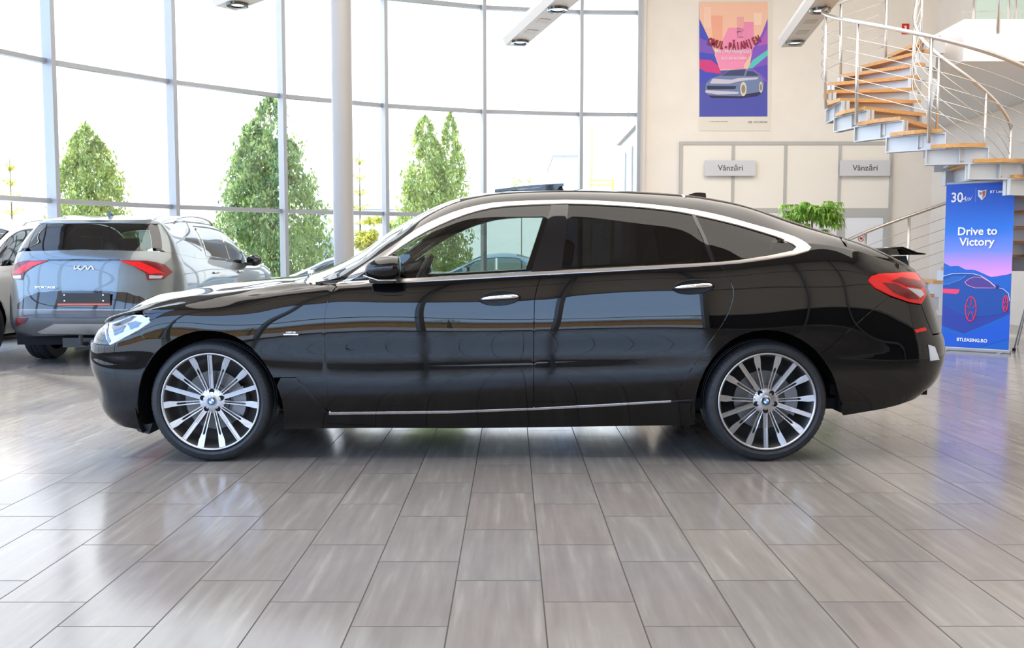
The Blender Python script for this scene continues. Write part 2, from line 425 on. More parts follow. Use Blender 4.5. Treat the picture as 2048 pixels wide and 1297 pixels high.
LB = [
 L3([(300, 862, .86), (570, 860, .86), (1000, 858, .86), (1385, 851, .86), (1690, 832, .87), (1760, 820, .87), (1830, 803, .86)], -2.45, .21, 2.44, .36, 0),
 L3([(240, 835, .89), (570, 835, .898), (1000, 826, .895), (1385, 812, .90), (1690, 800, .91), (1830, 785, .90)], -2.515, .29, 2.52, .42, .10),
 L3([(230, 790, .92), (421, 790, .94), (560, 790, .94), (1000, 786, .939), (1340, 770, .943), (1534, 765, .95), (1690, 765, .94), (1830, 760, .92)], -2.52, .42, 2.57, .50, .22),
 L3([(215, 755, .93), (421, 755, .956), (600, 757, .950), (1000, 754, .951), (1340, 742, .953), (1534, 738, .96), (1690, 738, .95), (1830, 738, .93)], -2.555, .52, 2.59, .57, .305),
 L3([(205, 725, .93), (421, 720, .957), (600, 718, .949), (1000, 714, .9495), (1340, 706, .953), (1534, 702, .962), (1690, 705, .95), (1830, 708, .93)], -2.565, .60, 2.59, .65, .414),
 L3([(210, 690, .93), (300, 680, .94), (421, 668, .955), (600, 662, .954), (1000, 655, .956), (1340, 648, .960), (1534, 645, .966), (1690, 648, .955), (1830, 660, .92)], -2.555, .67, 2.56, .74, .577),
 L3([(225, 660, .90), (300, 640, .925), (421, 625, .935), (600, 613, .936), (1000, 603, .936), (1340, 592, .940), (1534, 585, .946), (1690, 583, .938), (1830, 598, .90)], -2.53, .73, 2.50, .90, .72),
 L3([(230, 641, .86), (300, 619, .885), (421, 603, .893), (560, 585, .896), (672, 573, .897), (830, 564, .897), (1085, 551, .897), (1300, 538, .898), (1450, 530, .898), (1590, 513, .892), (1700, 520, .885), (1830, 560, .86)], -2.50, .755, 2.45, .99, .859),
 L3(hood(.115, .88, (-2.2,))+hood(.10, .883, (-2.0,))+hood(.088, .885, ( -1.8, -1.6, -1.4, -1.25))+[(640, 574, .886), (672, 571.2, .886), (740, 565.2, .887), (830, 556, .885), (1085, 540, .883), (1300, 527, .883), (1450, 519, .882), (1590, 502, .875), (1700, 510, .87), (1830, 550, .83)], -2.48, .765, 2.435, 1.02, .889),
 L3(hood(.085, .745, (-2.2,))+hood(.062, .745, (-2.0,))+hood(.045, .745, ( -1.8, -1.6, -1.4, -1.25))+[(700, 543, .83), (735, 527, .825), (785, 494, .80), (830, 462, .768), (880, 436, .74), (930, 417, .72), (985, 407, .70), (1050, 403, .69), (1130, 401, .69), (1200, 403, .69), (1280, 408, .69), (1350, 415, .695), (1400, 423, .70), (1450, 434, .715), (1500, 448, .735), (1550, 463, .765), (1600, 481, .80), (1650, 497, .81), (1710, 512, .80), (1780, 532, .78)], -2.45, .77, 2.42, 1.04, 1.334),
 L3(hood(.045, .55, (-2.2,))+hood(.025, .55, (-2.0,))+hood(.015, .55, ( -1.8, -1.6, -1.4, -1.25))+roof, -2.43, .78, 2.42, 1.045, 1.49),
 L3(tops(.07, .012, .30), -2.425, .783, 2.42, 1.06, 1.75),
 L3(tops(.11, .018, 0.0), -2.42, .785, 2.42, 1.065, 2.05),
]
def midline(a, b, t, hz=.72, bulge=.014):
    fa, fb = nat_spline(a['x'], a['z']), nat_spline(b['x'], b['z']); ga, gb = nat_spline(a['x'], a['w']), nat_spline(b['x'], b['w'])
    xn = (a['xn']+b['xn'])/2; xt = (a['xt']+b['xt'])/2; X = [xn]+list(np.linspace(-2.1, 2.1, 30))+[xt]; z = []; w_ = []
    for x in X:
        k = min(max((x+1.25)/.5, 0), 1)*min(max((2.1-x)/.4, 0), 1); u = hz*(1-k)+.5*k
        z.append(float(fa(x))*(1-u)+float(fb(x))*u); w_.append((float(ga(x))+float(gb(x)))/2+bulge*k+.006*(1-k))
    return dict(t=t, x=X, z=z, w=w_, xn=xn, xt=xt)
for l in LB:   # blunter nose and tail
    for k_, d_ in (('xn', .115), ('xt', -.045)):
        i_ = 0 if k_ == 'xn' else -1; l[k_] += d_; l['x'][i_] += d_
LB.insert(9, midline(LB[8], LB[9], 1.11))
BM = Loft(LB, -1.95, 2.10, YC, nf=4.4, nb=3.4)
S0, S1, T1_ = BM.s0, BM.s1, BM.t1
car = empty('liftback_car', (-.12, YC, 0), 0, 'glossy black liftback car in full side view in the middle of the tiled floor', 'car')
ch_out = [(672, 569), (705, 548), (735, 526), (785, 493), (830, 462), (880, 436), (930, 418), (985, 407), (1050, 403), (1130, 401), (1200, 403), (1280, 408), (1350, 415.5), (1400, 423), (1450, 434), (1500, 448), (1550, 462), (1590, 475), (1612, 487), (1622, 496)]
ch_low = [(1622, 496), (1618, 502), (1590, 510), (1540, 518), (1480, 526), (1440, 529), (1400, 532), (1300, 538), (1200, 543.5), (1083, 549.5), (950, 557), (800, 565), (740, 568)]
ch_in = [(735, 541), (785, 506), (830, 476), (880, 450), (930, 430), (985, 416), (1050, 410.5), (1130, 408), (1200, 410), (1280, 415), (1350, 423), (1388, 430), (1450, 444), (1500, 457.5), (1550, 473), (1580, 485), (1593, 495)]
ch_lin = [(1593, 495), (1585, 503), (1540, 512), (1480, 521), (1440, 525), (1400, 527.5), (1300, 532.5), (1200, 538), (1083, 544), (950, 551), (800, 559), (700, 563)]
seamF = [(672, 573), (660, 590), (651, 620), (648, 660), (650, 720), (655, 790), (660, 824)]
seamM = [(1083, 551), (1075, 570), (1069, 600), (1067, 700), (1068, 817)]
seamR = [(1440, 530), (1455, 550), (1465, 575), (1467, 592), (1455, 630), (1430, 670), (1395, 720), (1360, 775), (1342, 802)]
archF = [(563, 800), (553, 772), (537, 740), (514, 708), (484, 682), (451, 667), (409, 662), (370, 669), (335, 686)]
archF2 = [(335, 686), (312, 705), (294, 730), (280, 765), (274, 810), (280, 845), (291, 868)]
archR = [(1390, 845), (1393, 790), (1412, 738), (1443, 697), (1482, 671), (1530, 661), (1580, 669), (1622, 693), (1640, 710)]
archR2 = [(1640, 710), (1657, 733), (1673, 769), (1685, 831)]
hoodE = [(222, 642), (250, 630), (285, 621), (321, 610), ('s', -1.756, .885), ('s', -1.44, .915), ('s', -1.19, .93), ('s', -1.05, .935)]
HL = [(215, 649), (226, 642), (249, 633), (268, 630), (284, 630), (298, 638), (301, 644), (296, 649), (277, 661), (256, 672), (235, 684), (219, 691), (212, 679), (209, 664)]
TL = [(1735, 562), (1742, 552), (1757, 547.5), (1800, 546), (1851, 545), (1853, 562), (1845, 575), (1852, 590), (1842, 609), (1820, 606), (1780, 592), (1748, 576)]
def sm(pts, k=3):
    f = nat_spline(np.arange(len(pts)), np.array(pts, float)); return [tuple(f(np.array([u]))[0]) for u in np.linspace(0, len(pts)-1, (len(pts)-1)*k+1)]
_af = sm(archF+archF2[1:], 2); archF, archF2 = _af[:17], _af[16:]
_ar = sm(archR+archR2[1:], 2); archR, archR2 = _ar[:17], _ar[16:]
seamF = sm(seamF[1:], 2); seamF = [(672, 573)]+seamF; seamR = sm(seamR, 2); ch_out = sm(ch_out, 2); ch_in = sm(ch_in, 2)
def P2(*a, **k): return BM.panel(*a, **k)
_sf = BM.hit((219, 691)); _sh = BM.hit((222, 642)); _cowl = (-1.018, .932); _apil = BM.hit((668, 566))
_t1 = BM.hit((1851, 545)); _t2 = BM.hit((1842, 609))
# inner shell first, slightly inside the painted panels, dark
# bonnet, wings, doors
P2('bonnet', hoodE+[('s', -1.12, 1.05), ('s', -1.17, 1.3), ('s', -1.2, 1.7), ('s', -1.2, T1_), ('s', S0, T1_), ('s', S0, _sh[1])], PAINT, car, both=True)
fend = [(222, 642)][:0]+[(256, 672), (277, 661), (296, 649), (302, 644), (299, 637), (285, 628)]+hoodE[2:]+[('s', -1.0, .935)]+seamF+[(640, 812), (620, 788), (592, 756), (560, 756)]+[(553, 772)][:0]+archF[3:]+[(333, 678), (288, 677), (279, 666)]
P2('front_wing', fend, PAINT, car, side=0)
P2('front_bumper', [(256, 672), (279, 666), (288, 677), (333, 678)]+archF2+[('s', S0, 0), ('s', S0, _sf[1]), ('s', _sf[0], _sf[1]), (235, 684)], PAINT, car, both=True)
P2('front_door', [(740, 569), (800, 566), (950, 558), (1083, 551)]+seamM[1:]+[(900, 823.5), (662, 827)]+seamF[::-1][:-1]+[(676, 572.5)], PAINT, car, side=0)
P2('rear_door', [(1083, 551), (1200, 545), (1300, 539), (1440, 530)]+seamR[1:]+[(1200, 810), (1068, 817)]+seamM[::-1][1:-1], PAINT, car, side=0)
P2('sill', [(553, 772), (560, 757), (592, 757), (620, 789), (640, 813), (658, 829), (900, 826), (1068, 820), (1200, 813), (1342, 804), (1391, 800), (1390, 849), (1385, 851.5), (1000, 857), (572, 860), (569, 840), (563, 800)], PAINT, car, side=0)
P2('sill_strip', [(658, 825), (900, 822.5), (1068, 816.5), (1200, 810), (1342, 801.5), (1342, 804.5), (1200, 813.5), (1068, 820), (900, 826.5), (658, 829.5)], POLCHR, car, side=0, off=.004, gap=0, grid=.02)
quart = ch_out[2:]+[(1618, 503), (1590, 511), (1540, 519), (1480, 527), (1440, 530)]+seamR[1:]+[(1391, 800)]+archR[1:]+[(1665, 690), (1700, 660), (1748, 618), (1780, 594), (1748, 576), (1735, 562), (1742, 552), (1757, 547), (1800, 545.5), ('s', BM.hit((1800, 545))[0], 1.36), ('s', 1.88, 1.41), ('s', 1.86, 1.60), ('s', 1.03, 1.60), ('s', 1.01, 1.46), ('s', -.2, 1.46), ('s', -.75, 1.43), ('s', -1.0, 1.38), ('s', -1.09, 1.25), ('s', -1.09, 1.08), ('s', -1.0, .94), (672, 569)]
P2('body_side', quart, PAINT, car, side=0)
P2('roof_panel', [('s', -.2, 1.46), ('s', 1.0, 1.45), ('s', 1.0, T1_), ('s', -.42, T1_), ('s', -.40, 1.75), ('s', -.3, 1.5)], PAINT, car, both=True)
P2('windscreen', [('s', -1.105, 1.25), ('s', -1.0, 1.40), ('s', -.75, 1.45), ('s', -.3, 1.5), ('s', -.40, 1.75), ('s', -.42, T1_), ('s', -1.185, T1_), ('s', -1.185, 1.7), ('s', -1.155, 1.3), ('s', -1.11, 1.10)], GLF, car, both=True)
P2('rear_window', [('s', 1.0, 1.61), ('s', 1.88, 1.61), ('s', 1.88, T1_), ('s', 1.0, T1_)], GLB, car, both=True)
P2('tailgate', [('s', 1.9, 1.40), ('s', BM.hit((1800, 545))[0], 1.36), (1800, 545.5), (1851, 545), ('s', _t1[0]+.02, _t1[1]), ('s', S1, _t1[1]), ('s', S1, T1_), ('s', 1.9, T1_)], PAINT, car, both=True)
P2('boot_panel', [('s', _t1[0], _t1[1]-.003), ('s', S1, _t1[1]-.003), ('s', S1, .55), ('s', _t2[0]+.05, .55), (1842, 609), (1852, 590), (1845, 575), (1853, 562)], PAINT, car, both=True)
P2('rear_bumper', [(1842, 610), ('s', _t2[0]+.05, .545), ('s', S1, .545), ('s', S1, 0), (1830, 803), (1760, 820), (1688, 832)]+archR2[::-1]+[(1665, 690), (1700, 660), (1748, 618), (1780, 594), (1820, 607)], PAINT, car, both=True)
for o in P2('headlight', HL, CLEARL, car, side=0, off=.001, gap=.003): hl = o
_hls = [o for o in car.children if o.name.startswith('headlight')]
for hz in _hls[:1]:
    P2('headlight_eye', [(224, 655), (240, 648), (252, 652), (246, 664), (230, 672)], LENSD, hz, off=.004, gap=0, grid=.01)
    P2('headlight_eye', [(256, 648), (272, 643), (283, 646), (276, 655), (262, 660)], LENSD, hz, off=.004, gap=0, grid=.01)
    P2('lamp_strip', [(214, 650), (218, 648), (222, 683), (217, 688)], LENSD, hz, off=.004, gap=0, grid=.01)
for o in P2('tail_light', TL, REDL, car, side=0, off=.006, gap=.002): pass
_tl = [o for o in car.children if o.name.startswith('tail_light')][0]
P2('lens_insert', [(1782, 563), (1800, 556), (1846, 556), (1848, 572), (1840, 578), (1815, 574), (1795, 566)], REDD, _tl, off=.009, gap=0, grid=.01)
P2('lens_insert', [(1765, 566), (1790, 568), (1825, 586), (1836, 600), (1815, 598), (1785, 585)], REDD, _tl, off=.009, gap=0, grid=.01)
P2('lens_clear', [(1812, 576), (1840, 581), (1846, 590), (1838, 596), (1828, 588)], CLEARL, _tl, off=.010, gap=0, grid=.01)
# grille at the nose
P2('grille', [('s', S0, _sf[1]+.003), ('s', _sf[0]-.02, _sf[1]+.003), ('s', _sh[0]-.02, _sh[1]-.004), ('s', S0, _sh[1]-.004)], GLOSSB, car, both=True, off=-.012)
# windows and trim
P2('window_trim', ch_out+ch_in[::-1]+[(700, 561), (690, 562)], CHROME, car, side=0, off=.004, gap=0, grid=.02)
P2('belt_trim', [(672, 570)]+ch_low[::-1]+ch_lin[:-1]+[(740, 562), (684, 565)], CHROME, car, side=0, off=.005, gap=0, grid=.02)
gF = [(792, 503), (830, 476), (880, 450), (930, 430), (985, 416), (1050, 410.5), (1103, 409.5), (1092, 450), (1062, 546), (950, 551.5), (796, 560)]
P2('front_window', gF, GLF, car, side=0, off=-.004, gap=-.003)
P2('window_corner', [(700, 563), (735, 541), (790, 503), (796, 560)], GLOSSB, car, side=0, off=-.002, gap=-.002)
P2('centre_pillar', [(1103, 409.5), (1130, 408), (1137, 408), (1133, 450), (1122, 543), (1062, 546), (1092, 450)], GLOSSB, car, side=0, off=-.001, gap=-.001)
P2('rear_side_window', [(1137, 408), (1200, 410), (1280, 415), (1350, 423), (1384, 429.5), (1405, 475), (1424, 527), (1300, 533), (1122, 543), (1133, 450)], GLR, car, side=0, off=-.004, gap=-.003)
P2('window_divider', [(1384, 429.5), (1391, 431.5), (1412, 476), (1431, 526), (1424, 527), (1405, 475)], GLOSSB, car, side=0, off=.001, gap=-.001)
P2('quarter_window', [(1391, 431.5), (1450, 444), (1500, 457.5), (1550, 473), (1580, 485), (1593, 495), (1585, 503), (1540, 512), (1480, 521), (1431, 526), (1412, 476)], GLB, car, side=0, off=-.004, gap=-.003)
# door handles: raised oval darkened like a shaded recess + bright bar
def handle(px, py):
    st = BM.hit((px, py)); c = BM.P(*st)[0]
    M = Matrix.Translation(Vector(c)+Vector((0, -.001, 0))) @ Matrix.Rotation(math.radians(-4), 4, 'Y')
    cup = MB(); prof = []
    V = []; F = []; n = 40
    for k, (sc, dp) in enumerate(((1.0, -.001), (.97, -.008), (.90, -.0075), (.5, -.005), (0.02, -.0045))):
        for j in range(n):
            a = 2*math.pi*j/n; V.append(M @ Vector((.116*sc*math.cos(a), dp, .042*sc*math.sin(a)*(1 if abs(math.sin(a)) else 1))))
    for k in range(4):
        for j in range(n): F.append((k*n+j, k*n+(j+1) % n, (k+1)*n+(j+1) % n, (k+1)*n+j))
    cup.add(V, F); h = cup.build('door_handle', mat('handle_shade_black', (.004, .004, .005), .35, spec=.25), car, smooth=True)
    b = MB(); pts = []; rs = []
    for j in range(13):
        u = j/12*2-1; pts.append(M @ Vector((u*.106, -.012-.012*(1-u*u), .003+.003*(1-u*u)))); rs.append(.0135*math.sqrt(max(1-u**6, .02))*(.7+.3*(u+1)/2))
    b.tube(pts, rs, 12); b.build('handle_bar', POLCHR, h, smooth=True)
    return h
handle(1000, 597); handle(1387, 574.5)
# mirror
mc = at_y(768, 540, YC-.99)
m = MB(); V = []; F = []; nu, nv = 14, 16
prof_ = [(-.105, .012), (-.098, .035), (-.08, .052), (-.04, .066), (.02, .072), (.06, .070), (.078, .062), (.080, .045)]
for i, (dx, r) in enumerate(prof_):
    for j in range(nv):
        a = 2*math.pi*j/nv; V.append(mc+Vector((dx+.004, math.cos(a)*r*1.35-.0, math.sin(a)*r*.92+.004*i-.008)))
for i in range(len(prof_)-1):
    for j in range(nv): F.append((i*nv+j, (i+1)*nv+j, (i+1)*nv+(j+1) % nv, i*nv+(j+1) % nv))
F.append(tuple(range(nv))); F.append(tuple(range((len(prof_)-1)*nv, len(prof_)*nv))[::-1])
m.add(V, F); mir_ = m.build('door_mirror', PAINT, car, angle=50)
b = MB(); a0 = at_y(744, 560, YC-.93); b.box((a0.x-.01, a0.y-.06, a0.z-.018), (a0.x+.13, a0.y+.06, a0.z+.012)); bevel(b.build('mirror_foot', GLOSSB, mir_), .012, 3)
b = MB(); b.tube([mc+Vector((-.10, -.075, -.03)), mc+Vector((-.02, -.085, -.055)), mc+Vector((.075, -.075, -.055))], .004, 6); b.build('mirror_trim', CHROME, mir_, smooth=True)
M_ = MB(); M_.add([(v[0], 2*YC-v[1], v[2]) for v in m.V], [f[::-1] for f in m.F]); M_.build('door_mirror', PAINT, car, angle=50)
# sunroof tilted, antenna, spoiler
def top(x, w_):   # roof height
    o = Vector((x, YC-max(w_, .02), 3)); h_ = BM.bvh.ray_cast(o, Vector((0, 0, -1))); return h_[0].z
q0 = at_y(990, 384, YC-.35); q1 = at_y(1127, 370, YC-.42)
sr = MB(); x0, x1 = q0.x, q1.x
zz0 = top(x0, .35)+.002; zz1 = q1.z-.008
V = []; n = 10
for i in range(n+1):
    u = i/n; xx = x0+(x1-x0)*u
    for dz in (0, .016):
        for sgn in (-1, 1): V.append((xx, YC+sgn*.43, zz0+(zz1-zz0)*u+dz+.006*math.sin(u*math.pi)))
F = []
for i in range(n):
    a = i*4; F += [(a, a+4, a+5, a+1), (a+2, a+3, a+7, a+6), (a, a+2, a+6, a+4), (a+1, a+5, a+7, a+3)]
F += [(0, 1, 3, 2), (n*4, n*4+2, n*4+3, n*4+1)]
sr.add(V, F); sro = sr.build('sunroof_panel', GLB if False else GLOSSB, car, smooth=False)
fs_ = MB(); fs_.prism([(x0+.02, zz0), (x1-.02, zz1+.002), (x1-.05, top(x1-.05, .43)-.01), (x0+.02, zz0-.02)], .03, off=YC-.425); fs_.build('sunroof_side', GLOSSB, sro)
fl = MB(); fl.prism([(x1-.03, zz1-.03), (x1+.012, zz1+.018), (x1-.006, zz1-.002), (x1+.004, zz1-.03)], .8, off=YC-.40); fl.build('sunroof_lip', BLKPL, sro)
an0 = at_y(1362, 391, YC); an1 = at_y(1412, 397, YC); ant = MB()
za = top(an0.x, 0); zb = top(an1.x, 0); zt = at_y(1390, 385.5, YC).z
for hw in (0,):
    pr = [(an0.x, za-.004), (an0.x+.05, zt-.012), (an0.x+.09, zt-.001), (an0.x+.12, zt), (an1.x-.004, zt-.004), (an1.x+.006, zb-.005)]
    V = []; F = []
    for (x, z), hw2 in zip(pr, (.004, .012, .012, .010, .008, .018)):
        V += [(x, YC-hw2, z), (x, YC+hw2, z), (x, YC-.03*(1 if z < zt-.02 else .4), za-.01 if x < an1.x-.02 else zb-.01), (x, YC+.03*(1 if z < zt-.02 else .4), za-.01 if x < an1.x-.02 else zb-.01)]
    for i in range(len(pr)-1):
        a = i*4; F += [(a, a+1, a+5, a+4), (a, a+4, a+6, a+2), (a+1, a+3, a+7, a+5)]
    F += [(0, 2, 3, 1), (20, 21, 23, 22)]
ant.add(V, F); ant.build('roof_antenna', PAINT, car)
sp = MB(); s0p = at_y(1764, 496, YC-.62); s1p = at_y(1853, 509, YC-.62)
pr = [(s0p.x, s0p.z-.002), (s0p.x+.12, s0p.z+.008), (s1p.x-.05, s1p.z+.012), (s1p.x, s1p.z+.004), (s1p.x-.005, s1p.z-.002), (s1p.x-.08, s1p.z-.004), (s0p.x+.12, s0p.z-.008)]
sp.prism(pr, 1.24, off=YC-.62); spo = sp.build('raised_spoiler', PAINT, car); bevel(spo, .004, 2)
for sgn in (-1, 1):
    b = MB(); b.prism([(s1p.x-.12, s1p.z-.01), (s1p.x-.05, s1p.z-.008), (s1p.x-.03, s1p.z-.07), (s1p.x-.11, s1p.z-.07)], .03, off=YC+sgn*.45-.015); b.build('spoiler_hinge', BLKPL, spo)
# underbody, arch liners, cabin
ub = MB(); ub.box((-1.2, YC-.8, .215), (1.0, YC+.8, .26)); ub.box((-2.2, YC-.55, .24), (1.95, YC+.55, .34)); ub.build('underbody', DARK, car)
tail = MB(); tail.box((1.8, YC-.8, .36), (2.35, YC+.8, .42)); tail.build('rear_valance', DARK, car)
hub = [at_y(421, 806, 4.99), at_y(1534, 806, 4.99)]; WR = .338
for q in hub:
    for sgn in (1, -1):
        c = MB(); V = []; F = []; n = 28; R_ = .418; la, lb = (-10, 214) if q.x < 0 else (-8, 203)
        for i in range(n+1):
            a = math.radians(la+lb*i/n)
            for d in (.03, .42): V.append((q.x+R_*math.cos(a), YC-sgn*(.94-d), q.z+R_*math.sin(a)))
        for i in range(n): F.append((2*i, 2*i+1, 2*i+3, 2*i+2))
        k = len(V); V += [(q.x+R_*math.cos(math.radians(la+lb*i/n)), YC-sgn*(.94-.42), q.z+R_*math.sin(math.radians(la+lb*i/n))) for i in range(n+1)]
        F.append(tuple(range(k, k+n+1)))
        c.add(V, F); c.build('wheel_arch_liner', DARK, car, smooth=False)
# small front undertray and flap seen below the bumper
b = MB(); b.prism([(at_y(262, 856, 5).x, at_y(262, 856, 5).z), (at_y(300, 866, 5).x, at_y(300, 850, 5).z), (at_y(292, 872, 5).x, at_y(292, 872, 5).z), (at_y(270, 868, 5).x, at_y(270, 866, 5).z)], .35, off=YC-.86); b.build('air_deflector', BLKPL, car)
b = MB(); fl0 = at_y(234, 819, YC-.60); b.tube([fl0+Vector((-.035, .12, -.012)), fl0+Vector((-.02, .0, -.004)), fl0+Vector((.05, -.10, .0))], [.010, .018, .012], 8); b.build('bumper_lip', BLKPL, car, smooth=True)
# dark inner skin behind the lower panels so the shut lines read black
def skin():
    for sgn in (1, -1):
        for (s_a, s_b, t_a, t_b) in ((-1.2, 1.0, .06, .84), (-1.22, -1.1, .05, .83), (1.88, 2.3, .1, .85), (-2.25, -2.12, .1, .7)):
            S_ = np.linspace(s_a, s_b, max(2, int((s_b-s_a)/.08))); T_ = np.linspace(t_a, t_b, 12)
            A, B = np.meshgrid(S_, T_, indexing='ij'); C = BM.P(A.ravel(), B.ravel()); NN = BM.normals(A.ravel(), B.ravel()); C = C-NN*.028
            if sgn < 0: C[:, 1] = 2*YC-C[:, 1]
            F = [(i*12+j, i*12+j+1, (i+1)*12+j+1, (i+1)*12+j) for i in range(len(S_)-1) for j in range(11)]
            yield C.tolist(), F
for V, F in skin(): MB().add(V, F).build('inner_body', DARK, car)
cab = MB(); cab.box((-1.15, YC-.80, .28), (1.9, YC+.80, .34)); cab.box((-1.2, YC-.78, .3), (-1.1, YC+.78, .93)); cab.build('cabin_floor', DARK, car)
# dashboard, steering wheel, seats
d = MB(); d.prism([(-1.15, .75), (-.70, .70), (-.66, .85), (-.72, .97), (-.85, 1.005), (-1.12, .99)], 1.56, off=YC-.78); bevel(d.build('dashboard', SEATM, car), .03, 3)
swc = Vector((-.56, YC-.38, .98)); sw = MB(); Rm = Matrix.Translation(swc) @ Matrix.Rotation(math.radians(-66), 4, 'Y')
sw.tube([Rm @ Vector((.18*math.cos(a), .18*math.sin(a), 0)) for a in [2*math.pi*i/32 for i in range(32)]], .015, 8, closed=True)
sw.box((-.02, -.17, -.01), (.02, .17, .01), Rm); sw.box((-.17, -.02, -.01), (.02, .02, .01), Rm); sw.lathe([(.001, -.03), (.06, -.03), (.07, 0), (.05, .02), (.001, .02)], 20, Rm)
sw.build('steering_wheel', SEATM, car, angle=40)
def seat(x, y, rear=False):
    wd = .25 if not rear else .62
    c = MB(); c.prism([(x-.25, .42), (x+.22, .40), (x+.22, .50), (x-.22, .56)], wd*2, off=y-wd); o = c.build('seat_cushion', SEATM, car); bevel(o, .04, 3)
    c = MB(); c.prism([(x+.12, .48), (x+.26, .46), (x+.42, 1.0), (x+.36, 1.06), (x+.27, 1.02)], wd*2-.04, off=y-wd+.02); o2 = c.build('seat_back', SEATM, car); bevel(o2, .04, 3)
    for yy in ([y] if not rear else [y-.38, y+.38]):
        c = MB(); c.prism([(x+.30, 1.08), (x+.38, 1.08), (x+.40, 1.22), (x+.34, 1.25), (x+.30, 1.2)], .26, off=yy-.13); bevel(c.build('headrest', SEATM, car), .025, 3)
seat(-.02, YC-.38); seat(-.02, YC+.38); seat(.98, YC, True)
# headliner: inner face of the roof
A, B = np.meshgrid(np.linspace(-.25, 1.7, 24), np.linspace(1.38, T1_, 10), indexing='ij'); C = BM.P(A.ravel(), B.ravel()); NN = BM.normals(A.ravel(), B.ravel()); C = C-NN*.045
hlm = MB(); F = [(i*10+j, i*10+j+1, (i+1)*10+j+1, (i+1)*10+j) for i in range(23) for j in range(9)]
hlm.add(C.tolist(), F); C2 = C.copy(); C2[:, 1] = 2*YC-C2[:, 1]; hlm.add(C2.tolist(), [f[::-1] for f in F]); hlm.build('headliner', LINER, car, smooth=True)

